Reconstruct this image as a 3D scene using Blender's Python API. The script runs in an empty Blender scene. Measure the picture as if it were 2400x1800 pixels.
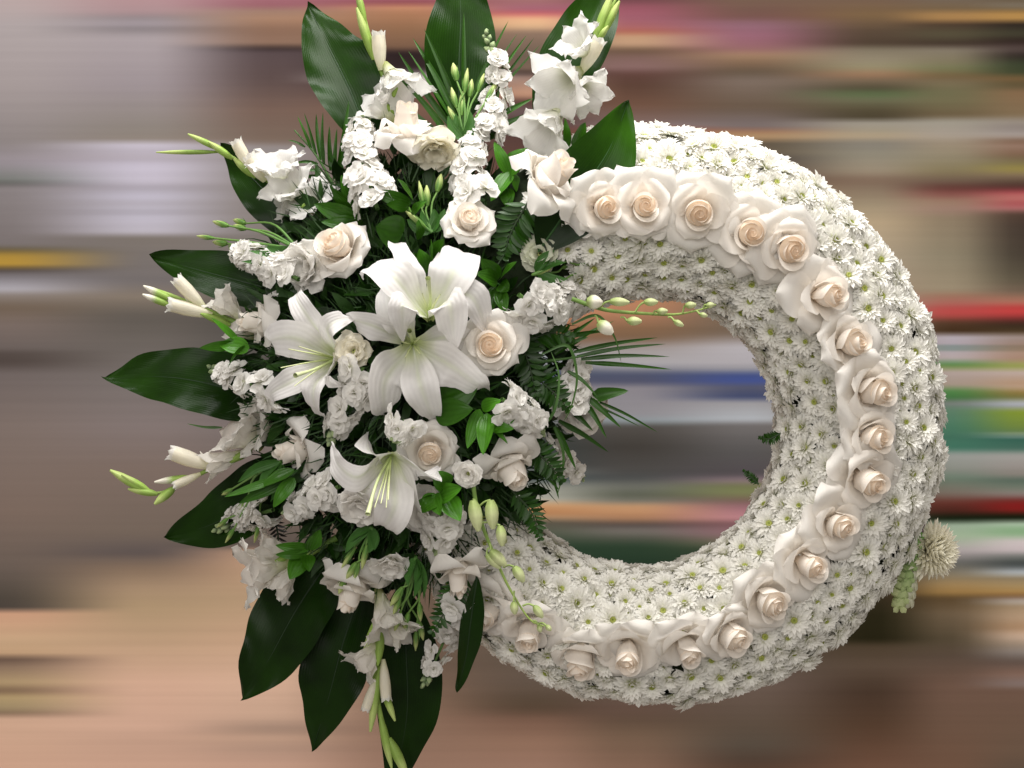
import bpy, math, random
import numpy as np
from mathutils import Vector, Matrix

# ------------------------------------------------------------------ camera, world, lamps, exposure
S = 0.0007          # metres per unit (the wreath ring is about 0.97 m across)
D = 2600.0          # camera distance in units
H = 1.45            # height of the optical axis above the floor, metres
sc = bpy.context.scene
col = sc.collection

cam_data = bpy.data.cameras.new('camera')
cam_data.sensor_fit = 'HORIZONTAL'
cam_data.angle = 2 * math.atan(1200.0 / D)
cam_data.clip_start = 0.05
cam_data.clip_end = 60
cam = bpy.data.objects.new('camera', cam_data)
col.objects.link(cam)
cam.location = (0, -D * S, H)
cam.rotation_euler = (math.pi / 2, 0, 0)
sc.camera = cam

world = bpy.data.worlds.new('World')
sc.world = world
world.use_nodes = True
bg = world.node_tree.nodes['Background']
bg.inputs[0].default_value = (1.0, 0.915, 0.83, 1)
bg.inputs[1].default_value = 0.37


def area(name, loc, target, sx, sy, power, color):
    l = bpy.data.lights.new(name, 'AREA')
    l.shape = 'RECTANGLE'
    l.size, l.size_y = sx, sy
    l.energy = power
    l.color = color
    o = bpy.data.objects.new(name, l)
    col.objects.link(o)
    o.location = loc
    o.rotation_euler = (Vector(target) - Vector(loc)).to_track_quat('-Z', 'Y').to_euler()
    return o


area('ceiling_lamp', (0.15, -0.75, H + 1.55), (0.0, 0.0, H - 0.1), 0.8, 0.6, 21, (1.0, 0.96, 0.915))
area('backdrop_wash_light', (0.0, -0.55, H + 2.6), (0.0, 0.75, H - 1.0), 2.6, 0.5, 82, (1.0, 0.985, 0.975))  # added unseen lamp, spreads light more evenly down the backdrop
area('front_fill_light', (-0.5, -2.9, H + 1.0), (0.1, 0.0, H), 2.4, 1.6, 46, (1.0, 0.965, 0.93))  # added soft fill from the camera side, not a real window

sc.view_settings.view_transform = 'Standard'
sc.view_settings.look = 'None'
sc.view_settings.gamma = 1
sc.view_settings.exposure = -0.10
sc.view_settings.use_curve_mapping = False
sc.cycles.use_denoising = True
sc.cycles.max_bounces = 8
sc.cycles.transmission_bounces = 6
sc.cycles.transparent_max_bounces = 8

# ------------------------------------------------------------------ maths helpers


def U(px, py, d=0.0):
    """a point of the place: d units in front of the ring plane, on the sight line through (px, py)"""
    k = (D - d) / D
    return np.array([(px - 1200.0) * k, -d, (900.0 - py) * k])


def nz(v):
    v = np.asarray(v, float)
    n = np.linalg.norm(v)
    return v / n if n > 1e-9 else v


def lin(c):
    """8-bit screen colour -> linear"""
    out = []
    for x in c:
        x = x / 255.0
        out.append(x / 12.92 if x <= 0.04045 else ((x + 0.055) / 1.055) ** 2.4)
    return np.array(out)


def spline(pts, n):
    p = np.asarray(pts, float)
    if len(p) == 2:
        t = np.linspace(0, 1, n)[:, None]
        return p[0] * (1 - t) + p[1] * t
    ext = np.vstack([2 * p[0] - p[1], p, 2 * p[-1] - p[-2]])
    seg = len(p) - 1
    L = np.concatenate([[0], np.cumsum(np.linalg.norm(np.diff(p, axis=0), axis=1))])
    L /= L[-1]
    out = np.zeros((n, 3))
    for i, s in enumerate(np.linspace(0, 1, n)):
        k = min(seg - 1, int(np.searchsorted(L, s, 'right') - 1))
        t = (s - L[k]) / max(1e-9, L[k + 1] - L[k])
        a, b, c, d = ext[k], ext[k + 1], ext[k + 2], ext[k + 3]
        out[i] = 0.5 * ((2 * b) + (c - a) * t + (2 * a - 5 * b + 4 * c - d) * t * t + (3 * b - a - 3 * c + d) * t ** 3)
    return out


def smooth(a, b, x):
    t = np.clip((x - a) / (b - a), 0, 1)
    return t * t * (3 - 2 * t)


def P_leaf(v):      # pointed at the tip, narrow at the base
    return np.sin(np.pi * np.clip(v, 0, 1) ** 0.85) ** 0.75 * (1 - 0.25 * v) * 1.12


def P_asp(v):       # broad leaf with a drawn-out tip
    return (np.clip(np.sin(np.pi * np.clip(v, 0, 1) ** 0.9), 0, 1) ** 0.8) * (1 - 0.12 * v) * 1.06


def P_lily(v):
    return (0.30 + 0.70 * smooth(0, 0.48, v)) * np.clip(1 - smooth(0.42, 1.04, v), 0, 1) ** 0.72 * 1.06


def P_round(v):     # broad rounded petal
    a = 0.25 + 0.75 * smooth(0, 0.62, v)
    b = np.sqrt(np.clip(1 - (np.clip(v - 0.62, 0, 1) / 0.38) ** 2, 0, 1))
    return a * b


def P_rose(v):      # broad, drawn to a small point where the rim rolls back
    a = 0.45 + 0.55 * smooth(0, 0.5, v)
    b = np.clip(1 - (np.clip(v - 0.5, 0, 1) / 0.5) ** 1.7, 0, 1) ** 0.72
    return a * b


def P_spoon(v):
    a = 0.45 + 0.55 * smooth(0, 0.7, v)
    b = np.sqrt(np.clip(1 - (np.clip(v - 0.72, 0, 1) / 0.28) ** 2, 0, 1))
    return a * b


def P_blade(v):
    return np.clip(1 - v, 0, 1) ** 0.6 * (0.5 + 0.5 * smooth(0, 0.25, v))


class Geo:
    """collects sheets and tubes, with their pigment colours, into one mesh"""

    def __init__(self):
        self.v, self.f, self.c, self.p, self.n = [], [], [], [], 0

    def grid(self, G, C, PV, closed=False):
        a, b = G.shape[0], G.shape[1]
        idx = np.arange(a * b).reshape(a, b) + self.n
        q = np.stack([idx[:-1, :-1], idx[:-1, 1:], idx[1:, 1:], idx[1:, :-1]], -1).reshape(-1, 4)
        if closed:
            q2 = np.stack([idx[:-1, -1], idx[:-1, 0], idx[1:, 0], idx[1:, -1]], -1).reshape(-1, 4)
            q = np.vstack([q, q2])
        self.v.append(G.reshape(-1, 3))
        self.f.append(q)
        self.c.append(np.broadcast_to(C, G.shape).reshape(-1, 3))
        self.p.append(PV.reshape(-1, 2))
        self.n += a * b

    def ribbon(self, pts, w, prof=P_leaf, n=(0, -1, 0), nv=10, nu=4, cup=0.0, wave=0.0, wf=3.0, fold=0.0,
               c0=(1, 1, 1), c1=(1, 1, 1), ca=0.0, cb=1.0, cm=None, ph=0.0, twist=0.0, rim=0.0, pleat=0.0, tip=0.0):
        """a sheet along a curve: w half width, cup lifts the edges towards n, wave ruffles them,
        fold makes a V along the middle, rim rolls the far end back, pleat raises lengthwise ribs"""
        Cn = spline(pts, nv + 1)
        T = np.gradient(Cn, axis=0)
        T /= np.maximum(1e-9, np.linalg.norm(T, axis=1))[:, None]
        up = np.asarray(n, float)
        ups = np.zeros_like(T)
        for i in range(nv + 1):
            up = up - np.dot(up, T[i]) * T[i]
            up = nz(up)
            ups[i] = up
        side = np.cross(T, ups)
        v = np.linspace(0, 1, nv + 1)
        if twist:
            a = twist * v
            s2 = side * np.cos(a)[:, None] + ups * np.sin(a)[:, None]
            ups = ups * np.cos(a)[:, None] - side * np.sin(a)[:, None]
            side = s2
        u = np.linspace(-1, 1, nu + 1)
        W = w * prof(v)
        cupv = cup(v) if callable(cup) else np.full_like(v, cup)
        uu, vv = np.meshgrid(u, v)
        WW = W[:, None]
        off = cupv[:, None] * WW * uu ** 2 + fold * WW * np.abs(uu)
        if wave:
            env = np.abs(uu) ** 1.6 * smooth(0.05, 0.4, vv) + 0.35 * smooth(0.7, 1.0, vv)
            off = off + wave * w * env * (np.sin(2 * np.pi * wf * vv + ph + 1.3 * np.sign(uu)) +
                                          0.5 * np.sin(2 * np.pi * wf * 2.3 * vv + 2.1 * ph + 4 * uu))
        if rim:
            off = off - rim * w * smooth(0.62, 1.0, vv) ** 1.5
        if pleat:
            off = off + pleat * w * np.cos(uu * np.pi * 7) * smooth(0, 0.15, vv) * (1 - smooth(0.8, 1, vv))
        sq = np.sqrt(1 / (1 + (1.2 * np.abs(cupv)) ** 2))[:, None]
        G = Cn[:, None, :] + side[:, None, :] * (uu * WW * sq)[..., None] + ups[:, None, :] * off[..., None]
        if tip:     # ragged far edge
            G = G + T[:, None, :] * (tip * w * smooth(0.6, 1, vv) * np.sin(uu * 7 + ph) * 0.5)[..., None]
        t = smooth(ca, cb, vv)[..., None]
        C = np.asarray(c0) * (1 - t) + np.asarray(c1) * t
        if cm is not None:
            m = (np.exp(-(uu / 0.16) ** 2) * (1 - smooth(0.35, 0.9, vv)))[..., None]
            C = C * (1 - m) + np.asarray(cm) * m
        self.grid(G, C, np.stack([uu, vv], -1))
        return self

    def tube(self, pts, radii, seg=6, nv=None, c0=(1, 1, 1), c1=None, ca=0.0, cb=1.0, ridge=0.0):
        nv = nv or max(3, 3 * (len(pts) - 1))
        Cn = spline(pts, nv + 1)
        T = np.gradient(Cn, axis=0)
        T /= np.maximum(1e-9, np.linalg.norm(T, axis=1))[:, None]
        up = np.array([0.13, -1, 0.21])
        ring = np.linspace(0, 2 * np.pi, seg, endpoint=False)
        r = np.interp(np.linspace(0, 1, nv + 1), np.linspace(0, 1, len(radii)), radii)
        G = np.zeros((nv + 1, seg, 3))
        for i in range(nv + 1):
            up = nz(up - np.dot(up, T[i]) * T[i])
            sd = np.cross(T[i], up)
            rr = r[i] * (1 + ridge * np.cos(ring * 3))
            G[i] = Cn[i] + np.outer(np.cos(ring) * rr, up) + np.outer(np.sin(ring) * rr, sd)
        v = np.linspace(0, 1, nv + 1)
        t = smooth(ca, cb, v)[:, None, None]
        c1 = c0 if c1 is None else c1
        C = np.asarray(c0) * (1 - t) + np.asarray(c1) * t
        C = np.broadcast_to(C, G.shape)
        uu, vv = np.meshgrid(np.linspace(-1, 1, seg), v)
        self.grid(G, C, np.stack([uu, vv], -1), closed=True)
        return self

    def arrays(self):
        return np.vstack(self.v), np.vstack(self.f), np.vstack(self.c), np.vstack(self.p)

    def mesh(self, name, mat, M=None, origin=None, jit=None):
        V, F, C, PV = self.arrays()
        if M is not None:
            V = V @ np.asarray(M).T
        if origin is not None:
            V = V - origin
        V = V * S
        me = bpy.data.meshes.new(name)
        me.vertices.add(len(V))
        me.vertices.foreach_set('co', V.astype(np.float32).ravel())
        nf = len(F)
        me.loops.add(nf * 4)
        me.loops.foreach_set('vertex_index', F.astype(np.int32).ravel())
        me.polygons.add(nf)
        me.polygons.foreach_set('loop_start', np.arange(0, nf * 4, 4, dtype=np.int32))
        me.polygons.foreach_set('use_smooth', np.ones(nf, dtype=bool))
        a = me.attributes.new('pigment', 'FLOAT_COLOR', 'POINT')
        rgba = np.ones((len(V), 4), np.float32)
        rgba[:, :3] = C if jit is None else C * jit
        a.data.foreach_set('color', rgba.ravel())
        b = me.attributes.new('along', 'FLOAT2', 'POINT')
        b.data.foreach_set('vector', PV.astype(np.float32).ravel())
        me.update(calc_edges=True)
        me.materials.append(mat)
        return me


# ------------------------------------------------------------------ materials (all node based)


def mk(name, rough=0.5, trans=0.0, spec=0.4, vein=0.0, vscale=40.0, noise=0.06, nscale=60.0, bump=0.0, sheen=0.0, tint=(1, 1, 1)):
    m = bpy.data.materials.new(name)
    m.use_nodes = True
    nt = m.node_tree
    N, L = nt.nodes, nt.links
    bsdf = N['Principled BSDF']
    out = N['Material Output']
    at = N.new('ShaderNodeAttribute')
    at.attribute_name = 'pigment'
    tc = N.new('ShaderNodeTexCoord')
    no = N.new('ShaderNodeTexNoise')
    no.inputs['Scale'].default_value = nscale
    no.inputs['Detail'].default_value = 4
    L.new(tc.outputs['Object'], no.inputs['Vector'])
    mr = N.new('ShaderNodeMapRange')
    mr.inputs['To Min'].default_value = 1 - noise * 1.6
    mr.inputs['To Max'].default_value = 1 + noise
    L.new(no.outputs['Fac'], mr.inputs['Value'])
    mul = N.new('ShaderNodeVectorMath')
    mul.operation = 'MULTIPLY'
    L.new(at.outputs['Color'], mul.inputs[0])
    L.new(mr.outputs['Result'], mul.inputs[1])
    colour = mul.outputs['Vector']
    height = None
    if vein:
        al = N.new('ShaderNodeAttribute')
        al.attribute_name = 'along'
        sep = N.new('ShaderNodeSeparateXYZ')
        L.new(al.outputs['Vector'], sep.inputs[0])
        # fine parallel veins, wandering a little
        ad = N.new('ShaderNodeMath')
        ad.operation = 'MULTIPLY_ADD'
        L.new(no.outputs['Fac'], ad.inputs[0])
        ad.inputs[1].default_value = 0.05
        L.new(sep.outputs['X'], ad.inputs[2])
        ml = N.new('ShaderNodeMath')
        ml.operation = 'MULTIPLY'
        L.new(ad.outputs[0], ml.inputs[0])
        ml.inputs[1].default_value = vscale
        sn = N.new('ShaderNodeMath')
        sn.operation = 'SINE'
        L.new(ml.outputs[0], sn.inputs[0])
        height = sn.outputs[0]
        mv = N.new('ShaderNodeMapRange')
        mv.inputs['From Min'].default_value = -1
        mv.inputs['To Min'].default_value = 1 - vein
        mv.inputs['To Max'].default_value = 1 + vein
        L.new(sn.outputs[0], mv.inputs['Value'])
        mul2 = N.new('ShaderNodeVectorMath')
        mul2.operation = 'MULTIPLY'
        L.new(colour, mul2.inputs[0])
        L.new(mv.outputs['Result'], mul2.inputs[1])
        colour = mul2.outputs['Vector']
    L.new(colour, bsdf.inputs['Base Color'])
    bsdf.inputs['Roughness'].default_value = rough
    bsdf.inputs['Specular IOR Level'].default_value = spec
    if sheen:
        bsdf.inputs['Sheen Weight'].default_value = sheen
    if bump:
        bp = N.new('ShaderNodeBump')
        bp.inputs['Strength'].default_value = bump
        bp.inputs['Distance'].default_value = 0.0006
        L.new(height if height is not None else no.outputs['Fac'], bp.inputs['Height'])
        L.new(bp.outputs['Normal'], bsdf.inputs['Normal'])
    if trans:
        tr = N.new('ShaderNodeBsdfTranslucent')
        L.new(colour, tr.inputs['Color'])
        mx = N.new('ShaderNodeMixShader')
        mx.inputs[0].default_value = trans
        L.new(bsdf.outputs[0], mx.inputs[1])
        L.new(tr.outputs[0], mx.inputs[2])
        L.new(mx.outputs[0], out.inputs['Surface'])
    return m


M_MUM = mk('chrysanthemum_petal', 0.6, 0.34, 0.25, vein=0.015, vscale=9, noise=0.04, nscale=90)
M_ROSE = mk('rose_petal', 0.62, 0.36, 0.2, vein=0.006, vscale=60, noise=0.04, nscale=35, bump=0.05, sheen=0.1)
M_LILY = mk('lily_petal', 0.45, 0.30, 0.25, vein=0.018, vscale=22, noise=0.07, nscale=40, bump=0.24)
M_GLAD = mk('gladiolus_petal', 0.55, 0.46, 0.3, vein=0.012, vscale=34, noise=0.05, nscale=50, bump=0.12)
M_STOCK = mk('stock_petal', 0.65, 0.42, 0.2, vein=0.015, vscale=20, noise=0.05, nscale=110)
M_BUD = mk('green_bud', 0.5, 0.12, 0.35, vein=0.06, vscale=12, noise=0.12, nscale=120, bump=0.3)
M_STEM = mk('green_stem', 0.5, 0.0, 0.35, noise=0.15, nscale=90)
M_ASP = mk('broad_leaf', 0.30, 0.06, 0.13, vein=0.09, vscale=90, noise=0.55, nscale=14, bump=0.10)
M_LEAF = mk('glossy_leaf', 0.30, 0.10, 0.18, vein=0.06, vscale=16, noise=0.25, nscale=60, bump=0.2)
M_PALM = mk('palm_leaflet', 0.38, 0.06, 0.3, vein=0.10, vscale=9, noise=0.25, nscale=50)
M_FILL = mk('filler_leaf', 0.5, 0.04, 0.35, noise=0.4, nscale=40)
M_MOSS = mk('moss', 0.9, 0.0, 0.1, noise=0.5, nscale=130, bump=0.8)

WHITE = np.array([0.93, 0.91, 0.87])
CREAM = np.array([0.945, 0.905, 0.845])
IVORY = np.array([0.93, 0.89, 0.76])
PEACH = np.array([0.97, 0.80, 0.62])
LIME = np.array([0.34, 0.50, 0.11])
YGREEN = np.array([0.60, 0.66, 0.24])
DARKG = np.array([0.016, 0.064, 0.003])
MIDG = np.array([0.038, 0.128, 0.008])
STEMG = np.array([0.10, 0.20, 0.05])
BRIGHTG = np.array([0.075, 0.22, 0.010])
SAGE = np.array([0.24, 0.32, 0.17])

# ------------------------------------------------------------------ scene objects


def empty(name, at, label, cat, group=None):
    o = bpy.data.objects.new(name, None)
    o.empty_display_size = 0.01
    col.objects.link(o)
    o.location = (at[0] * S, at[1] * S, at[2] * S + H)
    o['label'] = label
    o['category'] = cat
    if group:
        o['group'] = group
    return o


def part(name, me, parent, M=None, kind=None):
    o = bpy.data.objects.new(name, me)
    col.objects.link(o)
    o.parent = parent
    if M is not None:
        o.matrix_basis = M
    if kind:
        o['kind'] = kind
    return o


def frame(axis, spin=0.0):
    z = nz(axis)
    x = np.cross([0.0, 0.31, 1.0], z)
    if np.linalg.norm(x) < 1e-3:
        x = np.array([1.0, 0, 0])
    x = nz(x)
    y = np.cross(z, x)
    c, s = math.cos(spin), math.sin(spin)
    return np.stack([x * c + y * s, y * c - x * s, z], 1)


def mat4(R, scale, loc):
    """loc in units relative to the parent"""
    m = Matrix.Identity(4)
    for i in range(3):
        for j in range(3):
            m[i][j] = R[i, j] * scale
        m[i][3] = loc[i] * S
    return m


TOCAM = np.array([0.0, -1.0, 0.0])


def axis_from_tilt(tx, ty, fwd=1.0):
    """lean of a bloom: tx to the right, ty downwards, fwd towards the viewer's side"""
    return nz(np.array([tx, -fwd, -ty]))


# ---- backdrop: a wide stand-in panel, the blurred shop painted on as horizontal streaks ----
BACK_D = -1700.0
BACK_GAIN = 0.92
TAB = {
    -200: None,
    0: [(0, 190, 172, 172), (60, 178, 168, 170), (200, 165, 155, 156), (330, 140, 132, 132), (380, 150, 142, 150), (424, 118, 122, 118), (430, 85, 84, 82),
        (438, 135, 128, 130), (575, 120, 112, 112), (584, 95, 85, 65), (597, 170, 135, 55), (622, 185, 145, 55), (630, 74, 64, 58), (646, 120, 115, 120),
        (680, 175, 172, 182), (690, 135, 125, 120), (720, 112, 96, 82), (760, 120, 106, 100), (818, 105, 95, 92), (826, 84, 74, 70), (850, 80, 70, 66),
        (876, 110, 100, 98), (1000, 124, 110, 104), (1200, 122, 104, 94), (1330, 105, 92, 84), (1400, 80, 72, 64), (1429, 76, 68, 62), (1432, 205, 155, 125),
        (1500, 200, 165, 130), (1537, 190, 155, 120), (1540, 95, 75, 65), (1562, 140, 115, 95), (1600, 178, 152, 112), (1621, 120, 95, 75), (1630, 180, 155, 110),
        (1660, 160, 140, 105), (1674, 130, 105, 85), (1681, 208, 168, 142), (1800, 208, 165, 140)],
    340: [(0, 178, 142, 146), (30, 165, 138, 142), (42, 140, 130, 134), (55, 160, 150, 158), (68, 130, 122, 126), (85, 165, 155, 160), (200, 150, 140, 145),
          (300, 134, 126, 120), (331, 136, 126, 118), (334, 190, 184, 200), (372, 166, 158, 170), (385, 188, 182, 200), (425, 184, 178, 194), (440, 158, 152, 164),
          (460, 184, 180, 198), (478, 165, 160, 172), (490, 182, 178, 194), (497, 150, 145, 156), (505, 178, 174, 190), (548, 175, 170, 182), (553, 118, 110, 104),
          (660, 110, 104, 104), (695, 126, 114, 102), (740, 92, 86, 80), (830, 105, 98, 94), (900, 114, 106, 104), (1000, 124, 112, 110), (1100, 120, 104, 96),
          (1250, 112, 98, 88), (1295, 92, 82, 80), (1330, 130, 108, 90), (1380, 165, 138, 110), (1420, 172, 145, 112), (1500, 188, 155, 124), (1600, 212, 170, 145),
          (1700, 212, 170, 147), (1740, 200, 160, 138), (1800, 208, 165, 142)],
    640: [(0, 155, 98, 108), (16, 145, 90, 98), (22, 150, 118, 104), (44, 160, 122, 98), (70, 132, 100, 82), (104, 135, 105, 88), (112, 45, 35, 35), (122, 84, 70, 72),
          (190, 88, 72, 70), (258, 110, 88, 78), (330, 112, 95, 84), (345, 135, 128, 128), (500, 124, 116, 112), (660, 100, 94, 90), (760, 76, 72, 68),
          (840, 82, 78, 74), (1000, 112, 102, 100), (1200, 112, 98, 88), (1280, 90, 80, 74), (1292, 190, 150, 122), (1400, 180, 150, 118), (1500, 200, 162, 132),
          (1600, 218, 178, 152), (1680, 208, 170, 146), (1708, 168, 138, 120), (1730, 200, 162, 138), (1752, 185, 150, 130), (1800, 205, 162, 140)],
    960: [(0, 146, 82, 92), (10, 125, 62, 66), (13, 190, 130, 100), (30, 160, 112, 82), (70, 132, 96, 70), (112, 110, 82, 64), (122, 42, 32, 32), (160, 45, 34, 34),
          (188, 210, 205, 205), (196, 60, 40, 40), (250, 110, 80, 66), (330, 90, 70, 60), (1560, 120, 98, 82), (1660, 150, 118, 98), (1800, 165, 128, 108)],
    1250: [(0, 150, 100, 100), (22, 150, 88, 105), (33, 186, 90, 92), (42, 218, 165, 125), (62, 205, 165, 125), (76, 128, 104, 88), (130, 100, 84, 72), (163, 112, 90, 76),
           (171, 48, 38, 36), (178, 135, 110, 100), (222, 176, 132, 106), (238, 80, 55, 50), (262, 96, 80, 80), (285, 70, 50, 48), (690, 150, 100, 75), (730, 190, 125, 90),
           (770, 150, 105, 75), (790, 125, 88, 65), (815, 120, 110, 100), (830, 150, 160, 165), (860, 120, 122, 128), (872, 70, 80, 98), (895, 78, 82, 100),
           (905, 120, 118, 126), (985, 125, 130, 132), (1000, 72, 72, 70), (1050, 58, 64, 62), (1095, 66, 70, 70), (1104, 110, 116, 112), (1120, 62, 74, 76),
           (1140, 150, 152, 142), (1172, 172, 172, 160), (1181, 208, 162, 116), (1200, 186, 128, 82), (1214, 184, 148, 112), (1221, 95, 88, 75), (1250, 84, 92, 76),
           (1280, 45, 66, 48), (1320, 38, 60, 42), (1500, 110, 95, 82), (1600, 112, 95, 82), (1645, 100, 82, 66), (1665, 104, 82, 66), (1685, 136, 102, 84),
           (1740, 165, 126, 104), (1800, 172, 132, 112)],
    1480: [(0, 110, 66, 72), (20, 146, 80, 94), (45, 148, 86, 100), (66, 158, 92, 92), (74, 160, 88, 72), (84, 176, 138, 106), (104, 178, 142, 112), (118, 96, 74, 58),
           (136, 118, 90, 84), (160, 124, 94, 92), (172, 88, 60, 54), (200, 82, 58, 48), (245, 100, 72, 58), (282, 112, 90, 84), (296, 128, 112, 112), (302, 140, 66, 52),
           (312, 150, 110, 80), (400, 110, 90, 75), (700, 175, 120, 86), (735, 168, 118, 88), (770, 128, 96, 70), (792, 118, 92, 70), (815, 150, 142, 140),
           (850, 162, 160, 164), (866, 130, 130, 140), (876, 74, 80, 104), (898, 80, 82, 104), (906, 132, 128, 136), (970, 140, 138, 144), (988, 136, 148, 154),
           (998, 80, 76, 72), (1050, 66, 62, 58), (1100, 76, 74, 72), (1120, 74, 76, 76), (1140, 110, 112, 104), (1160, 92, 96, 82), (1176, 120, 118, 108),
           (1184, 196, 150, 108), (1205, 190, 138, 98), (1220, 150, 112, 86), (1228, 80, 70, 66), (1245, 118, 112, 106), (1262, 80, 84, 72), (1280, 46, 66, 48),
           (1320, 38, 58, 42), (1520, 104, 90, 78), (1600, 112, 95, 84), (1660, 112, 88, 76), (1690, 110, 88, 72), (1720, 130, 104, 84), (1800, 148, 114, 94)],
    1760: [(0, 112, 88, 74), (40, 112, 78, 72), (55, 135, 95, 108), (85, 142, 92, 108), (112, 140, 94, 98), (130, 150, 118, 92), (150, 116, 92, 72), (170, 92, 78, 64),
           (188, 115, 100, 90), (250, 96, 80, 66), (285, 108, 96, 94), (300, 112, 100, 98), (305, 135, 88, 70), (312, 158, 126, 92), (327, 150, 120, 88), (332, 86, 76, 62),
           (358, 96, 84, 68), (370, 72, 64, 58), (420, 90, 72, 60), (440, 125, 100, 78), (700, 112, 96, 78), (780, 110, 94, 80), (812, 172, 168, 174), (850, 166, 162, 168),
           (867, 140, 140, 148), (877, 62, 76, 130), (896, 64, 80, 148), (904, 84, 86, 106), (934, 60, 70, 108), (940, 150, 148, 152), (985, 172, 178, 186),
           (994, 112, 108, 108), (1060, 86, 84, 84), (1112, 82, 76, 80), (1126, 140, 118, 126), (1138, 114, 118, 78), (1156, 124, 130, 84), (1172, 118, 96, 84),
           (1186, 150, 104, 112), (1214, 196, 134, 142), (1226, 126, 86, 90), (1250, 146, 106, 114), (1272, 112, 106, 86), (1290, 58, 70, 50), (1320, 46, 62, 44),
           (1480, 80, 68, 56), (1560, 98, 84, 74), (1600, 116, 98, 88), (1640, 112, 94, 82), (1700, 104, 88, 74), (1745, 98, 86, 74), (1780, 92, 74, 62), (1800, 98, 74, 60)],
    2050: [(0, 115, 92, 75), (35, 122, 96, 66), (52, 108, 86, 64), (75, 86, 70, 56), (106, 76, 62, 50), (112, 120, 110, 92), (140, 140, 130, 108), (158, 142, 134, 104),
           (174, 148, 112, 84), (190, 112, 96, 76), (206, 78, 72, 54), (220, 86, 104, 68), (235, 102, 102, 76), (256, 82, 74, 54), (279, 70, 62, 46), (283, 145, 140, 130),
           (308, 152, 142, 122), (318, 168, 150, 122), (335, 125, 120, 110), (365, 136, 130, 114), (400, 145, 132, 112), (422, 120, 98, 82), (440, 126, 108, 90),
           (480, 150, 135, 110), (520, 172, 152, 122), (600, 160, 145, 122), (700, 150, 130, 110), (1390, 58, 48, 34), (1440, 42, 38, 22), (1500, 40, 36, 20),
           (1514, 80, 66, 50), (1560, 95, 78, 64), (1620, 76, 58, 46), (1700, 90, 66, 50), (1800, 118, 84, 66)],
    2230: [(0, 115, 100, 85), (24, 120, 98, 70), (29, 168, 128, 78), (48, 166, 126, 76), (53, 76, 58, 46), (80, 86, 80, 60), (106, 66, 52, 44), (113, 130, 120, 105),
           (145, 126, 118, 92), (160, 116, 118, 82), (178, 112, 92, 62), (190, 120, 106, 80), (215, 110, 106, 76), (236, 112, 106, 76), (272, 106, 90, 66), (282, 150, 145, 132),
           (315, 162, 152, 140), (335, 150, 136, 116), (370, 140, 130, 106), (400, 130, 118, 86), (425, 106, 86, 72), (440, 96, 56, 50), (455, 132, 78, 72), (472, 150, 120, 100),
           (490, 150, 120, 106), (512, 136, 120, 98), (600, 136, 126, 104), (680, 150, 136, 112), (690, 152, 116, 94), (712, 168, 96, 86), (724, 184, 70, 68), (740, 178, 70, 66),
           (755, 82, 56, 40), (781, 62, 44, 26), (785, 176, 168, 178), (811, 166, 156, 166), (815, 35, 95, 72), (820, 172, 162, 170), (843, 176, 162, 162), (850, 76, 132, 82),
           (862, 122, 142, 72), (868, 172, 156, 152), (905, 160, 144, 130), (914, 82, 136, 72), (935, 62, 112, 62), (942, 124, 124, 126), (960, 90, 126, 102), (1000, 72, 122, 96),
           (1022, 64, 112, 92), (1052, 62, 116, 96), (1064, 152, 156, 152), (1100, 136, 140, 132), (1120, 104, 124, 108), (1158, 122, 108, 98), (1178, 104, 50, 42), (1200, 72, 36, 28),
           (1212, 22, 32, 17), (1220, 24, 34, 20), (1226, 150, 172, 150), (1258, 160, 182, 152), (1290, 176, 166, 168), (1320, 100, 100, 96), (1345, 132, 122, 102), (1370, 162, 132, 86),
           (1391, 156, 120, 66), (1400, 92, 72, 46), (1440, 112, 94, 72), (1500, 86, 74, 56), (1540, 92, 76, 64), (1600, 112, 86, 72), (1700, 112, 86, 70), (1800, 116, 86, 68)],
    2400: [(0, 110, 95, 75), (15, 130, 120, 105), (24, 120, 95, 60), (28, 184, 140, 76), (48, 184, 140, 76), (52, 45, 36, 32), (80, 70, 68, 52), (95, 50, 38, 34), (115, 90, 75, 72),
           (130, 50, 42, 38), (150, 60, 68, 48), (175, 66, 72, 48), (180, 125, 95, 60), (200, 92, 82, 56), (215, 136, 106, 76), (270, 130, 110, 82), (282, 150, 140, 128),
           (300, 140, 130, 125), (318, 168, 158, 152), (330, 120, 90, 70), (340, 152, 122, 106), (360, 126, 96, 76), (378, 120, 108, 76), (397, 152, 138, 68), (410, 130, 110, 86),
           (430, 82, 62, 52), (442, 96, 50, 48), (450, 168, 70, 76), (462, 194, 114, 108), (478, 168, 76, 80), (490, 182, 112, 112), (499, 82, 62, 52), (530, 70, 58, 50),
           (600, 72, 64, 54), (655, 92, 84, 68), (685, 116, 96, 80), (692, 142, 106, 86), (710, 176, 110, 92), (718, 192, 62, 60), (735, 198, 62, 62), (748, 112, 46, 44),
           (760, 56, 42, 30), (781, 82, 64, 42), (786, 160, 144, 140), (812, 150, 124, 108), (816, 110, 100, 76), (822, 168, 140, 122), (843, 166, 132, 112), (855, 150, 160, 82),
           (864, 156, 156, 84), (868, 184, 168, 164), (900, 178, 144, 114), (910, 186, 160, 140), (916, 152, 122, 64), (935, 110, 110, 62), (941, 180, 186, 196), (956, 150, 152, 160),
           (961, 132, 152, 44), (1003, 112, 136, 62), (1016, 90, 120, 80), (1020, 192, 192, 188), (1025, 48, 96, 82), (1055, 72, 110, 96), (1063, 160, 160, 156), (1090, 152, 146, 142),
           (1117, 132, 126, 118), (1121, 84, 104, 92), (1144, 112, 122, 108), (1160, 142, 126, 122), (1171, 112, 50, 44), (1180, 138, 28, 28), (1198, 132, 30, 28), (1207, 26, 32, 16),
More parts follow.
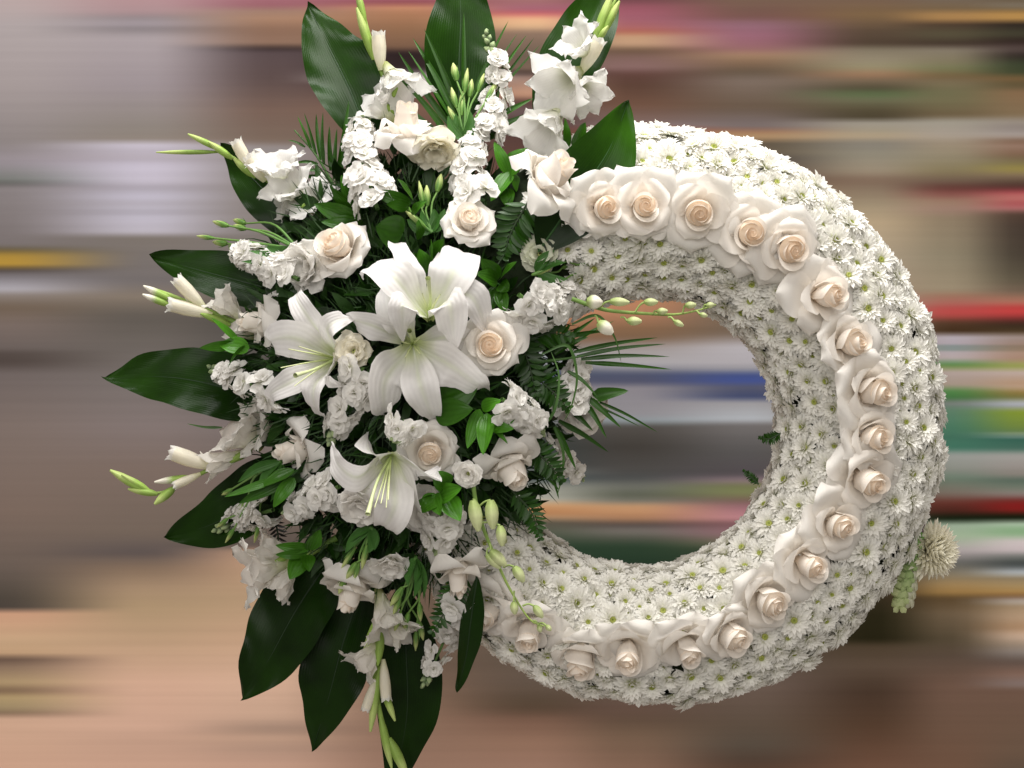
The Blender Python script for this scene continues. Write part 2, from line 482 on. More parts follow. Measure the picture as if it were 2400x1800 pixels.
           (1219, 22, 28, 16), (1223, 182, 202, 182), (1242, 130, 172, 126), (1258, 152, 182, 146), (1264, 206, 196, 196), (1290, 200, 186, 190), (1304, 112, 116, 112), (1323, 60, 66, 66),
           (1337, 150, 156, 160), (1345, 192, 202, 212), (1351, 140, 126, 102), (1372, 166, 140, 96), (1391, 172, 132, 72), (1396, 112, 76, 46), (1410, 192, 186, 182), (1418, 160, 136, 106),
           (1448, 186, 156, 126), (1470, 172, 136, 102), (1491, 206, 176, 152), (1508, 160, 140, 120), (1530, 136, 126, 120), (1551, 96, 80, 72), (1578, 132, 102, 88), (1605, 132, 116, 112),
           (1616, 112, 86, 72), (1700, 110, 86, 70), (1768, 108, 86, 70), (1800, 98, 80, 66)],
}


def backdrop():
    xs = sorted(k for k in TAB if TAB[k])
    ys = np.concatenate([np.linspace(-900, -10, 12), np.arange(0, 1800, 3.0), np.linspace(1801, 2700, 12)])
    cols = []
    for x in xs:
        t = np.array(TAB[x], float)
        c = np.stack([np.interp(ys, t[:, 0], t[:, k]) for k in (1, 2, 3)], 1)
        kk = np.ones(5) / 5
        for q in range(3):
            c[14:-14, q] = np.convolve(c[:, q], kk, 'same')[14:-14]
        cols.append(c)
    cols = np.array(cols)                       # columns, rows, 3
    gx = np.concatenate([np.linspace(-1300, -50, 6), np.linspace(0, 2400, 73), np.linspace(2450, 3700, 6)])
    G = np.zeros((len(ys), len(gx), 3))
    C = np.zeros_like(G)
    for j, x in enumerate(gx):
        xc = min(max(x, xs[0]), xs[-1])
        i = min(len(xs) - 2, max(0, int(np.searchsorted(xs, xc, 'right') - 1)))
        f = float(smooth(0, 1, np.array((xc - xs[i]) / (xs[i + 1] - xs[i]))))
        cc = cols[i] * (1 - f) + cols[i + 1] * f
        cc = cc * 0.90 + cc.mean(1, keepdims=True) * 0.10
        for r, y in enumerate(ys):
            G[r, j] = U(x, y, BACK_D + (y - 900.0) * 0.75)     # the panel leans back so its lower part catches more light
        s = cc / 255.0
        C[:, j] = np.where(s <= 0.04045, s / 12.92, ((s + 0.055) / 1.055) ** 2.4) * BACK_GAIN
    C = np.clip(C, 0, 0.92)
    g = Geo()
    uu, vv = np.meshgrid(gx / 2400.0, ys / 1800.0)
    g.grid(G, C, np.stack([uu, vv], -1))
    m = bpy.data.materials.new('streaked_backdrop')
    m.use_nodes = True
    N, L = m.node_tree.nodes, m.node_tree.links
    b = N['Principled BSDF']
    at = N.new('ShaderNodeAttribute')
    at.attribute_name = 'pigment'
    al = N.new('ShaderNodeAttribute')
    al.attribute_name = 'along'
    mp = N.new('ShaderNodeMapping')
    mp.inputs['Scale'].default_value = (1.3, 120, 1)
    L.new(al.outputs['Vector'], mp.inputs['Vector'])
    no = N.new('ShaderNodeTexNoise')
    no.inputs['Scale'].default_value = 1.0
    no.inputs['Detail'].default_value = 3
    L.new(mp.outputs['Vector'], no.inputs['Vector'])
    mr = N.new('ShaderNodeMapRange')
    mr.inputs['From Min'].default_value = 0.25
    mr.inputs['From Max'].default_value = 0.75
    mr.inputs['To Min'].default_value = 0.96
    mr.inputs['To Max'].default_value = 1.04
    L.new(no.outputs['Fac'], mr.inputs['Value'])
    mul = N.new('ShaderNodeVectorMath')
    mul.operation = 'MULTIPLY'
    L.new(at.outputs['Color'], mul.inputs[0])
    L.new(mr.outputs['Result'], mul.inputs[1])
    L.new(mul.outputs['Vector'], b.inputs['Base Color'])
    b.inputs['Roughness'].default_value = 1.0
    b.inputs['Specular IOR Level'].default_value = 0.0
    o = bpy.data.objects.new('backdrop', g.mesh('backdrop', m))
    col.objects.link(o)
    o.location = (0, 0, H)
    o['kind'] = 'structure'
    return o


backdrop()

# ------------------------------------------------------------------ the ring
RC = np.array([1517.0 - 1200.0, 0.0, 900.0 - 993.0])
RR = 494.0
_th = np.radians([-180, -145, -115, -90, -45, 0, 45, 90, 135, 180])
_rr = np.array([160, 150, 160, 166, 186, 196, 203, 209, 200, 160]) - 26.0


def tube_r(th):
    th = (th + math.pi) % (2 * math.pi) - math.pi
    return float(np.interp(th, _th, _rr))


def ring_pt(th, ph, extra=0.0):
    """th round the ring (0 right, 90 deg up), ph round the tube (0 outwards, 90 deg to the viewer)"""
    r = tube_r(th) + extra
    rad = np.array([math.cos(th), 0, math.sin(th)])
    nrm = rad * math.cos(ph) + TOCAM * math.sin(ph)
    return RC + rad * RR + nrm * r, nrm


def ring_hit(px, py):
    o = np.array([0.0, -D, 0.0])
    dr = nz(U(px, py, 0) - o)
    t = D - 500.0
    for _ in range(400):
        p = o + dr * t
        q = p - RC
        th = math.atan2(q[2], q[0])
        rad = np.array([math.cos(th), 0, math.sin(th)])
        w = q - rad * RR
        dist = np.linalg.norm(w) - tube_r(th)
        if dist < 0.3:
            return p, nz(w), th
        t += max(0.4, dist * 0.8)
        if t > D + 700:
            break
    q = U(px, py, 0) - RC
    th = math.atan2(q[2], q[0])
    p, n = ring_pt(th, math.pi / 2)
    return p, n, th


def ring_base():
    g = Geo()
    th = np.linspace(0, 2 * np.pi, 97)
    ph = np.linspace(0, 2 * np.pi, 28, endpoint=False)
    rg = np.random.default_rng(3)
    G = np.zeros((97, 28, 3))
    bump = rg.normal(0, 3.0, (97, 28))
    bump[-1] = bump[0]
    for i, a in enumerate(th):
        for j, b in enumerate(ph):
            G[i, j], _ = ring_pt(a, b, -6 + bump[i, j])
    uu, vv = np.meshgrid(np.linspace(-1, 1, 28), np.linspace(0, 1, 97))
    g.grid(G, np.array([0.020, 0.030, 0.014]), np.stack([uu, vv], -1), closed=True)
    o = bpy.data.objects.new('wreath_ring', g.mesh('wreath_ring', M_MOSS))
    col.objects.link(o)
    o.location = (0, 0, H)
    o['label'] = 'round dark moss wreath ring glimpsed between the packed white chrysanthemums'
    o['category'] = 'wreath ring'


ring_base()

# ------------------------------------------------------------------ roses


def core_sheet(g, phi, span, rb, rm, rt, z0, z1, spiral, rim, col0, col1, nu=12, nv=8, dip=0.14, pinch=0.0):
    u = np.linspace(-1, 1, nu + 1)
    v = np.linspace(0, 1, nv + 1)
    uu, vv = np.meshgrid(u, v)
    az = phi + uu * span / 2
    ztop = z1 - dip * np.abs(uu) ** 2.6
    z = z0 + (ztop - z0) * vv
    r = np.where(vv < 0.5, rb + (rm - rb) * smooth(0, 0.5, vv), rm + (rt - rm) * smooth(0.5, 1.0, vv))
    r = r + spiral * uu + rim * vv ** 7 * (0.6 + 0.4 * np.cos(uu * 2.2)) - pinch * np.abs(uu) ** 3
    G = np.stack([r * np.cos(az), r * np.sin(az), z], -1)
    t = smooth(0.1, 0.9, vv)[..., None]
    C = np.asarray(col0) * (1 - t) + np.asarray(col1) * t
    g.grid(G, C, np.stack([uu, vv], -1))


def rose(px, py, R, tilt, label, group, d=None, tall=1.0, ring=False, spin=None, seed=1, opening=1.0, peach=1.0, coresz=1.0, skip=()):
    rd = random.Random(seed)
    if ring:
        hp, n, th = ring_hit(px, py)
        ax = nz(0.42 * n + 0.58 * TOCAM + np.array([tilt[0], 0, -tilt[1]]))
        tipd = -hp[1] + 92
    else:
        ax = axis_from_tilt(*tilt)
        tipd = d
    R = R * (D - tipd) / D * 1.06
    hgt = 0.55 * R * tall
    base = U(px, py, tipd) - ax * hgt
    F = frame(ax, spin if spin is not None else rd.uniform(0, 6.28)) * R
    F[:, 2] *= tall
    root = empty('rose', base, label, 'rose', group)
    k = coresz * rd.uniform(0.72, 1.04) * (1.18 if tall > 1 else 1.0)
    loose = rd.uniform(0.7, 1.5)
    tp = 0.78 if tall > 1 else 1.0       # a bud seen from the side closes towards its tip
    pe = PEACH * peach + CREAM * (1 - peach)

    def put(g, name='petal'):
        j = 1 + rd.uniform(-0.025, 0.02)
        return part(name, g.mesh(name, M_ROSE, M=F, jit=j), root)

    # rolled heart
    g = Geo()
    th = np.linspace(0, rd.uniform(3.0, 4.2) * np.pi, 54)
    v = np.linspace(0, 1, 5)
    TT, VV = np.meshgrid(th, v)
    f = TT / th[-1]
    r = (0.025 + 0.205 * f ** 0.9) * k * tp * (1 + 0.05 * np.sin(TT * 1.7))
    zt = 0.50 + 0.045 * np.sin(TT * 1.31 + rd.uniform(0, 6)) - 0.05 * f
    z = 0.30 + (zt - 0.30) * VV
    rr = r * (1 - 0.16 * smooth(0.5, 1, VV)) + 0.012 * smooth(0.85, 1, VV)
    G = np.stack([rr * np.cos(TT), rr * np.sin(TT), z], -1)
    C = (pe * 0.99)[None, None, :] * np.ones_like(G)
    C = C * (1 - 0.45 * smooth(0.75, 1, VV))[..., None] + CREAM * 0.9 * (0.45 * smooth(0.75, 1, VV))[..., None]
    g.grid(G, C, np.stack([f * 2 - 1, VV], -1))
    az, rad_ = np.meshgrid(np.linspace(0, 2 * np.pi, 16, endpoint=False), np.linspace(0.0, 0.40 * k * tp, 6))
    G = np.stack([rad_ * np.cos(az), rad_ * np.sin(az), 0.415 - 1.3 * rad_ ** 2 / k], -1)
    g.grid(G, pe * 0.98, np.stack([az, rad_], -1), closed=True)
    put(g, 'heart')
    # wrapped core petals
    nc = 6
    a0 = rd.uniform(0, 6.28)
    for i in range(nc):
        g = Geo()
        t = i / (nc - 1)
        rm = (0.255 + 0.155 * t) * k
        mixc = pe * (1 - 0.75 * t) + CREAM * 0.75 * t
        core_sheet(g, a0 + i * 2.399 + rd.uniform(-.4, .4), math.radians(rd.uniform(120, 165) + 25 * t), 0.16 * k, rm, rm * (0.84 + 0.14 * t) * tp, -0.38, 0.55 - 0.10 * t + rd.uniform(-.06, .05),
                   0.05 * k * loose, (0.012 + 0.13 * t * t * loose) * k * tp, mixc, mixc * 0.45 + CREAM * 0.55, dip=(0.16 + 0.18 * t) * (1.7 if tall > 1 else 1))
        put(g)
    # half-open petals
    nm = 3 + rd.randrange(2)
    b0 = rd.uniform(0, 6.28)
    for i in range(nm):
        a = b0 + i * 2 * math.pi / nm + rd.uniform(-.25, .25)
        e = np.array([math.cos(a), math.sin(a), 0])
        q = opening * rd.uniform(0.7, 1.35)
        pts = [e * 0.12 + [0, 0, -0.42], e * 0.40 * k + [0, 0, -0.22], e * (0.46 + 0.10 * q) + [0, 0, 0.10], e * (0.58 + 0.20 * q) + [0, 0, 0.24 - 0.10 * q]]
        g = Geo()
        g.ribbon(pts, rd.uniform(0.42, 0.58), P_rose, n=-e + [0, 0, 0.6], nv=12, nu=10,
                 cup=lambda v: 0.75 * (1 - v) - 0.35 * v ** 3, wave=0.035, wf=rd.uniform(1, 2), rim=0.26 * q, ph=rd.uniform(0, 6),
                 c0=pe * 0.35 + CREAM * 0.65, c1=CREAM, ca=0.1, cb=0.7)
        put(g)
    # outer petals folded back
    no = 5 + rd.randrange(2)
    for i in range(no):
        if i in skip:
            continue
        a = b0 + 0.5 + i * 2 * math.pi / no + rd.uniform(-.22, .22)
        e = np.array([math.cos(a), math.sin(a), 0])
        Ln = rd.uniform(0.92, 1.28)
        z = rd.uniform(-0.16, 0.16)
        pts = [e * 0.10 + [0, 0, -0.45], e * 0.42 + [0, 0, -0.26 + z * .3], e * 0.76 * Ln + [0, 0, -0.08 + z], e * 1.02 * Ln + [0, 0, -0.22 + z]]
        if tall > 1:
            pts[2:] = [e * 0.80 * Ln + [0, 0, -0.14 + z], e * 1.14 * Ln + [0, 0, -0.42 + z]]
        g = Geo()
        g.ribbon(pts, rd.uniform(0.56, 0.74), P_rose, n=[-0.3 * e[0], -0.3 * e[1], 1], nv=12, nu=10,
                 cup=lambda v: 0.40 * (1 - v) - 0.75 * v ** 2.0, wave=0.06, wf=rd.uniform(0.8, 1.8), rim=0.10, ph=rd.uniform(0, 6),
                 c0=CREAM, c1=CREAM * 0.4 + WHITE * 0.6, ca=0.2, cb=0.8, twist=rd.uniform(-.25, .25))
        put(g)
    return root


RING_ROSES = [
    (1430, 486, 78, (0.12, 0.16), 'half hidden by the broad green leaf, first of the row at the top'),
    (1517, 480, 82, (0.05, 0.14), 'second of the row, next to the broad green leaf tip'),
    (1642, 504, 88, (0.05, 0.16), 'third of the row at the top, tight peach spiral heart'),
    (1766, 546, 86, (0.05, 0.22), 'fourth of the row, largest peach spiral heart'),
    (1868, 590, 86, (0.18, 0.20), 'fifth of the row at the upper right, pointed bud heart'),
    (1972, 690, 84, (0.28, 0.06), 'sixth of the row at the upper right, heart turned right'),
    (2026, 800, 86, (0.22, 0.00), 'seventh of the row on the right side of the ring'),
    (2086, 922, 84, (0.30, 0.02), 'eighth of the row, farthest right'),
    (2078, 1028, 82, (0.34, 0.14), 'ninth of the row, below the farthest right one'),
    (2066, 1144, 86, (0.34, 0.14), 'tenth of the row, low on the right side'),
    (1994, 1242, 84, (0.34, 0.18), 'eleventh of the row at the lower right'),
    (1926, 1338, 82, (0.30, 0.16), 'twelfth of the row at the lower right'),
    (1830, 1428, 90, (0.14, 0.14), 'thirteenth of the row at the lower right, wide open'),
    (1744, 1512, 78, (0.30, 0.34), 'fourteenth of the row near the bottom, heart pointing down right'),
    (1626, 1556, 82, (0.18, 0.40), 'fifteenth of the row at the bottom, heart pointing down'),
    (1472, 1568, 92, (0.05, 0.40), 'sixteenth of the row at the bottom, largest and most open'),
    (1356, 1590, 82, (0.02, 0.46), 'seventeenth of the row at the bottom, tight bud pointing down'),
    (1236, 1520, 88, (-0.02, 0.44), 'eighteenth of the row at the lower left, under the orchid bud spray'),
    (1122, 1462, 80, (-0.34, 0.22), 'last of the row at the lower left, heart turned left'),
]
ROSE_POS = []
for i, (x, y, R, t, lab) in enumerate(RING_ROSES):
    f_ = 1.35 if i > 4 else 1.0
    jx, jy = 0.14 * math.sin(i * 5.3 + 1), 0.14 * math.sin(i * 3.7)
    rose(x, y, R * (1.05 + 0.06 * math.sin(i * 2.9)), (t[0] * f_ + jx, t[1] * f_ + jy), 'ring rose, ' + lab, 'roses in a row along the ring', ring=True, seed=100 + i, coresz=0.9,
         opening=1.0 + 0.1 * math.sin(i * 2.1), peach=(0.9 if i < 5 else 0.7 if i < 12 else 0.5))
    hp, n, th = ring_hit(x - t[0] * 60, y - t[1] * 60)
    ROSE_POS.append(hp)

# ------------------------------------------------------------------ chrysanthemums on the ring
MUM_R = 40.5


def mum_variant(seed, openf=1.0):
    rd = random.Random(seed)
    outer, inner, cen = Geo(), Geo(), Geo()
    w0 = np.array([0.955, 0.945, 0.895])
    base = YGREEN * 0.75 + w0 * 0.25
    for ring, (n, Ln, el, wd, G) in enumerate([(18, 1.0, 0.06, 0.140, outer), (18, 0.92, 0.32, 0.132, outer), (15, 0.76, 0.62, 0.12, inner), (11, 0.54, 0.92, 0.10, inner)]):
        for k in range(n):
            a = (k + rd.uniform(-.25, .25)) * 2 * math.pi / n + ring * 0.37
            e = np.array([math.cos(a), math.sin(a), 0])
            el2 = el * openf + rd.uniform(-.14, .14)
            l2 = Ln * rd.uniform(0.86, 1.08)
            ce, se = math.cos(el2), math.sin(el2)
            r0 = 0.10
            pts = [e * r0 + [0, 0, -0.02], e * (r0 + l2 * 0.5 * ce) + [0, 0, l2 * 0.55 * se], e * (r0 + (l2 - r0) * ce) + [0, 0, l2 * se * 0.92 - 0.05 * l2]]
            G.ribbon(pts, wd * rd.uniform(.85, 1.15), P_spoon, n=[-e[0] * .5, -e[1] * .5, 1], nv=4, nu=2, cup=0.5, c0=base, c1=w0, ca=0.0, cb=0.5,
                     twist=rd.uniform(-.3, .3))
    # green button of unopened florets
    th = np.linspace(0, 2 * np.pi, 10, endpoint=False)
    rr = np.array([0.17, 0.16, 0.13, 0.07, 0.01])
    zz = np.array([0.0, 0.12, 0.17, 0.15, 0.11])
    Gd = np.stack([np.outer(rr, np.cos(th)), np.outer(rr, np.sin(th)), np.repeat(zz[:, None], 10, 1)], -1)
    tcol = np.linspace(0, 1, 5)[:, None, None]
    C = np.array([0.66, 0.66, 0.18]) * (1 - tcol) + np.array([0.26, 0.33, 0.05]) * tcol
    cen.grid(Gd, np.broadcast_to(C, Gd.shape), np.stack(np.meshgrid(th, rr), -1), closed=True)
    return outer, inner, cen


MUMS = []
for s in range(8):
    o_, i_, c_ = mum_variant(40 + s, [1.0, 1.15, 0.85, 1.3, 1.0, 1.1, 0.95, 1.45][s])
    K = np.eye(3) * MUM_R
    MUMS.append((o_.mesh('outer_petals', M_MUM, M=K), i_.mesh('inner_petals', M_MUM, M=K), c_.mesh('flower_centre', M_BUD, M=K), (o_, i_, c_)))

ORD = ['first', 'second', 'third', 'fourth', 'fifth', 'sixth', 'seventh', 'eighth', 'ninth', 'tenth', 'eleventh', 'twelfth', 'thirteenth', 'fourteenth',
       'fifteenth', 'sixteenth', 'seventeenth', 'eighteenth', 'last']


NTH = ORD[:18] + ['nineteenth', 'twentieth'] + ['twenty-' + o for o in ORD[:9]] + ['thirtieth'] + ['thirty-' + o for o in ORD[:9]]


def place_mums():
    rg = np.random.default_rng(11)
    pts, nrms, info = [], [], []
    lo, hi = math.radians(-152), math.radians(118)
    tries = 0
    while tries < 30000:
        tries += 1
        th = rg.uniform(lo, hi)
        ph = rg.uniform(math.radians(-48), math.radians(228))
        r = tube_r(th)
        if rg.uniform() > (RR + r * math.cos(ph)) / (RR + r):
            continue
        p, n = ring_pt(th, ph, 4)
        if any(np.linalg.norm(p - q) < 44 for q in ROSE_POS):
            continue
        if pts:
            dd = np.linalg.norm(np.array(pts) - p, axis=1)
            if dd.min() < 38:
                continue
        pts.append(p)
        nrms.append(n)
        info.append((th, ph))
    first = len(pts)
    for _ in range(16000):
        th = rg.uniform(lo, hi)
        ph = rg.uniform(math.radians(-30), math.radians(210))
        p, n = ring_pt(th, ph, -3)
        if any(np.linalg.norm(p - q) < 40 for q in ROSE_POS) or np.linalg.norm(np.array(pts) - p, axis=1).min() < 27:
            continue
        pts.append(p)
        nrms.append(n)
        info.append((th, ph))
    cam_p = np.array([0, -D, 0.0])
    face = []
    for p, n, (th, ph) in zip(pts, nrms, info):
        v = nz(cam_p - p)
        # hidden by the spray on the left?
        k = D / (D + p[1])
        px, py = 1200 + p[0] * k, 900 - p[2] * k
        hid = (px < 1290 and 560 < py < 1190) or (px < 1300 and py < 480)
        face.append(-10 if hid and px < 1240 else float(np.dot(n, v)) - (0.35 if len(face) >= first else 0))
    order = np.argsort(face)[::-1]
    order = [i for i in order if face[i] > -9]
    rest = Geo()
    cells = {}
    for i in order[:300]:
        j = int(np.argmin([np.linalg.norm(pts[i] - r_) for r_ in ROSE_POS]))
        cells.setdefault((j, math.cos(info[i][1]) < 0), []).append((float(np.linalg.norm(pts[i] - ROSE_POS[j])), i))
    label_of = {}
    for (j, inner), lst in cells.items():
        for k_, (_, i) in enumerate(sorted(lst)):
            label_of[i] = 'white chrysanthemum, %s to the %s ring rose on its %s side' % (
                'nearest' if k_ == 0 else NTH[k_] + ' nearest', ORD[j], 'inner' if inner else 'outer')
    for rank, i in enumerate(order):
        p, n = pts[i], nrms[i]
        ax = nz(n + rg.normal(0, 0.17, 3) + 0.10 * TOCAM)
        sc_ = rg.uniform(0.78, 1.16) if i < first else rg.uniform(0.6, 0.8)
        R = frame(ax, rg.uniform(0, 6.28))
        var = MUMS[int(rg.integers(0, len(MUMS)))]
        q = p + n * rg.uniform(-5, 7)
        if rank < 300:
            root = empty('chrysanthemum', q, label_of[i], 'chrysanthemum', 'chrysanthemums covering the ring')
            m = mat4(R, sc_, (0, 0, 0))
            part('outer_petals', var[0], root, m, 'stuff')
            part('inner_petals', var[1], root, m, 'stuff')
            part('flower_centre', var[2], root, m)
        else:
            for gsrc in var[3]:
                V, F, C, PV = gsrc.arrays()
                rest.v.append((V * MUM_R * sc_) @ R.T + q)
                rest.f.append(F + rest.n)
                rest.c.append(C)
                rest.p.append(PV)
                rest.n += len(V)
    if rest.n:
        o = bpy.data.objects.new('chrysanthemum_cover', rest.mesh('chrysanthemum_cover', M_MUM))
        col.objects.link(o)
        o.location = (0, 0, H)
        o['kind'] = 'stuff'
        o['label'] = 'dense small white chrysanthemums turned away along the rims of the ring'
        o['category'] = 'chrysanthemums'
    print('mums', len(order))


place_mums()

# ------------------------------------------------------------------ the spray on the left side of the ring


def dome(px, py):
    q = 1 - ((px - 930.0) / 440.0) ** 2 - ((py - 870.0) / 640.0) ** 2
    return 70.0 + 270.0 * max(0.0, q) ** 0.75


# ---- broad dark leaves ----
ASP = [
    ([(872, 350), (826, 225), (770, 110), (721, 8)], 84, (60, 40, 20, 5), (0.25, -1, 0.1), 'broad dark green leaf with its tip at the top left, behind the gladiolus'),
    ([(1076, 300), (1076, 150), (1080, 30), (1072, -95)], 84, (40, 30, 20, 10), (0.1, -1, 0.25), 'upright broad green leaf at the top centre, cut by the frame'),
    ([(1262, 300), (1335, 150), (1395, 35), (1432, -85)], 74, (40, 30, 10, 0), (-0.1, -1, 0.2), 'broad green leaf behind the top right gladiolus'),
    ([(1262, 590), (1345, 470), (1425, 355), (1474, 234)], 80, (198, 204, 200, 188), (0.30, -1, 0.35), 'bright broad leaf lying over the start of the rose row'),
    ([(735, 580), (645, 475), (580, 405), (518, 335)], 58, (60, 40, 20, 0), (-0.2, -1, 0.2), 'dark broad leaf behind the upper left gladiolus'),
    ([(770, 725), (620, 675), (480, 637), (352, 600)], 66, (60, 50, 30, 10), (-0.1, -1, 0.3), 'dark broad leaf at the left, behind the half-open gladiolus buds'),
    ([(720, 960), (565, 918), (405, 885), (240, 885)], 82, (70, 60, 40, 20), (-0.1, -1, 0.4), 'longest dark broad leaf, its tip farthest left'),
    ([(750, 1070), (630, 1145), (505, 1225), (385, 1258)], 76, (70, 60, 45, 30), (-0.2, -1, 0.25), 'dark broad leaf at the lower left, under the gladiolus tip'),
    ([(800, 1270), (700, 1420), (630, 1545), (566, 1642)], 92, (60, 70, 80, 85), (-0.3, -1, 0.1), 'dark broad leaf hanging at the lower left, leftmost of three'),
    ([(860, 1340), (806, 1500), (770, 1635), (731, 1762)], 82, (50, 70, 80, 85), (-0.15, -1, 0.05), 'dark broad leaf hanging at the bottom, middle of three'),
    ([(940, 1370), (952, 1540), (952, 1690), (915, 1860)], 78, (40, 55, 60, 65), (0.15, -1, 0.05), 'dark broad leaf hanging at the bottom, cut by the frame'),
    ([(1118, 1350), (1104, 1450), (1092, 1540), (1070, 1622)], 30, (215, 205, 175, 140), (0.75, -1, 0.0), 'narrow dark leaf hanging edge-on between spray and ring at the bottom'),
]


def broad_leaf(i, pts, w, ds, n, label):
    rd = random.Random(500 + i)
    P = [U(x, y, d) for (x, y), d in zip(pts, ds)]
    base = P[0]
    root = empty('broad_leaf', base, label, 'leaf', 'broad leaves around the spray')
    br = [0.62, 0.62, 0.7, 1.25, 0.5, 0.46, 0.5, 0.46, 0.42, 0.38, 0.42, 0.45][i]
    g = Geo()
    g.ribbon(P, w, P_asp, n=n, nv=34, nu=20, cup=0.10, fold=0.14, wave=0.10, wf=rd.uniform(1.2, 2.2), ph=rd.uniform(0, 6), pleat=0.004,
             c0=DARKG * (0.35 if i == 3 else br * 0.9), c1=(DARKG * 0.75 + BRIGHTG * 0.12) * br, ca=0.3 if i == 3 else 0.2, cb=0.9, twist=rd.uniform(-.25, .25))
    part('blade', g.mesh('blade', M_ASP, origin=base), root)
    g = Geo()
    g.tube([p - nz(n) * 0.8 for p in P], [3.0, 2.4, 1.6, 0.5], seg=6, nv=24, c0=np.array([0.014, 0.06, 0.008]) * br)
    part('midrib', g.mesh('midrib', M_STEM, origin=base), root)


for i, a in enumerate(ASP):
    broad_leaf(i, *a)

# ---- dark body of the spray: foam and a thicket of filler leaves ----


def spray_body():
    g = Geo()
    a, b = 40, 14
    G = np.zeros((b, a, 3))
    rg = np.random.default_rng(5)
    for j in range(b):
        f = j / (b - 1)
        for i in range(a):
            t = 2 * math.pi * i / a
            px, py = 960 + 305 * f * math.cos(t), 860 + 455 * f * math.sin(t)
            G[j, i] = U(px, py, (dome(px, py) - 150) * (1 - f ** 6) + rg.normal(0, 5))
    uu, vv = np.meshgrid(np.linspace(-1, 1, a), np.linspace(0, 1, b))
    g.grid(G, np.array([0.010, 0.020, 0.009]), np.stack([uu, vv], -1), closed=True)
    o = bpy.data.objects.new('floral_foam', g.mesh('floral_foam', M_MOSS))
    col.objects.link(o)
    o.location = (0, 0, H)
    o['label'] = 'dark green floral foam mound deep inside the spray, behind all its flowers'
    o['category'] = 'floral foam'
    # filler greenery
    g = Geo()
    rd = random.Random(77)
    for k in range(2100):
        t = rd.uniform(0, 2 * math.pi)
        f = math.sqrt(rd.uniform(0, 1)) * 1.0
        px, py = 955 + 350 * f * math.cos(t), 855 + 500 * f * math.sin(t)
        d = dome(px, py) - rd.uniform(95, 210)
        out = nz([math.cos(t), 0, -math.sin(t)])
        dr = nz(out * rd.uniform(0.1, 1.0) + TOCAM * rd.uniform(0.1, 0.8) + np.array([rd.gauss(0, .5), rd.gauss(0, .3), rd.gauss(0, .5)]))
        L_ = rd.uniform(35, 85)
        p0 = U(px, py, d)
        bend = np.array([rd.gauss(0, 8), rd.gauss(0, 8), rd.gauss(-5, 8)])
        c = DARKG * rd.uniform(0.3, 1.0) + MIDG * rd.uniform(0, 0.12)
        g.ribbon([p0, p0 + dr * L_ * 0.5 + bend, p0 + dr * L_], rd.uniform(6, 17), P_leaf, n=TOCAM + np.array([rd.gauss(0, .5), 0, rd.gauss(0.3, .5)]), nv=5, nu=2, cup=0.25,
                 c0=c * 0.8, c1=c)
    # feathery threads
    for k in range(2400):
        t = rd.uniform(0, 2 * math.pi)
        f = math.sqrt(rd.uniform(0.05, 1)) * 1.02
        px, py = 960 + 365 * f * math.cos(t), 855 + 510 * f * math.sin(t)
        p0 = U(px, py, dome(px, py) - rd.uniform(60, 150))
        out = nz([math.cos(t), -0.4, -math.sin(t)])
        dr = nz(out + np.array([rd.gauss(0, .5), rd.gauss(0, .3), rd.gauss(0, .5)]))
        c = DARKG * rd.uniform(0.5, 1.2)
        L_ = rd.uniform(30, 80)
        g.ribbon([p0, p0 + dr * L_ * 0.5 + np.array([0, 0, rd.gauss(0, 5)]), p0 + dr * L_], rd.uniform(1.2, 2.6), P_blade, nv=3, nu=1, c0=c, c1=c)
    o = bpy.data.objects.new('filler_foliage', g.mesh('filler_foliage', M_FILL))
    col.objects.link(o)
    o.location = (0, 0, H)
    o['kind'] = 'stuff'
    o['label'] = 'dark green filler foliage between the flowers of the spray'
    o['category'] = 'foliage'


spray_body()

# ---- roses of the spray ----
SPRAY_ROSES = [
    (952, 236, 84, (0.05, -1.05, 0.42), 195, 1.3, 'peach-white rose bud pointing up at the top of the spray, above the lisianthus'),
    (1336, 372, 92, (0.85, -0.70, 0.55), 285, 1.35, 'wide open rose with its peach bud leaning right, beside the bright leaf'),
    (1103, 497, 74, (0.16, -0.42, 1.0), 285, 0.65, 'compact cream rose above the top lily, bud upright'),
    (766, 556, 86, (-0.55, -0.42, 0.9), 300, 1.2, 'peach rose facing upper left, beside the ruffled white lisianthus'),
    (556, 752, 76, (-1.2, -0.05, 0.40), 175, 1.2, 'white rose pointing left, next to the half-open gladiolus buds'),
    (1148, 808, 88, (-0.05, 0.06, 1.0), 330, 1.0, 'cream rose with a tight spiral heart, right of the big lilies'),
    (1008, 1072, 82, (0.08, 0.30, 1.0), 325, 0.9, 'cream rose at the centre, just above the green sprig'),
    (640, 1066, 76, (-1.1, 0.22, 0.45), 215, 1.2, 'white rose bud pointing left, below the left lily'),
    (1218, 1140, 76, (0.45, 0.95, 0.55), 265, 1.2, 'cream rose pointing down right, beside the ring opening'),
    (1078, 1400, 78, (0.08, 1.05, 0.45), 240, 1.35, 'cream rose hanging down above the start of the ring roses'),
    (808, 1440, 84, (-0.25, 1.05, 0.45), 190, 1.3, 'pink-white rose hanging down at the bottom of the spray'),
]
for i, (x, y, R, t, d, op, lab) in enumerate(SPRAY_ROSES):
    rose(x, y, R * 0.89, t, lab, 'roses in the spray', d=d, tall=1.3 if t[2] < 0.6 else 1.0, seed=300 + i, opening=op, peach=[.55, .7, .6, .8, .35, .9, .7, .35, .3, .4, .45][i])

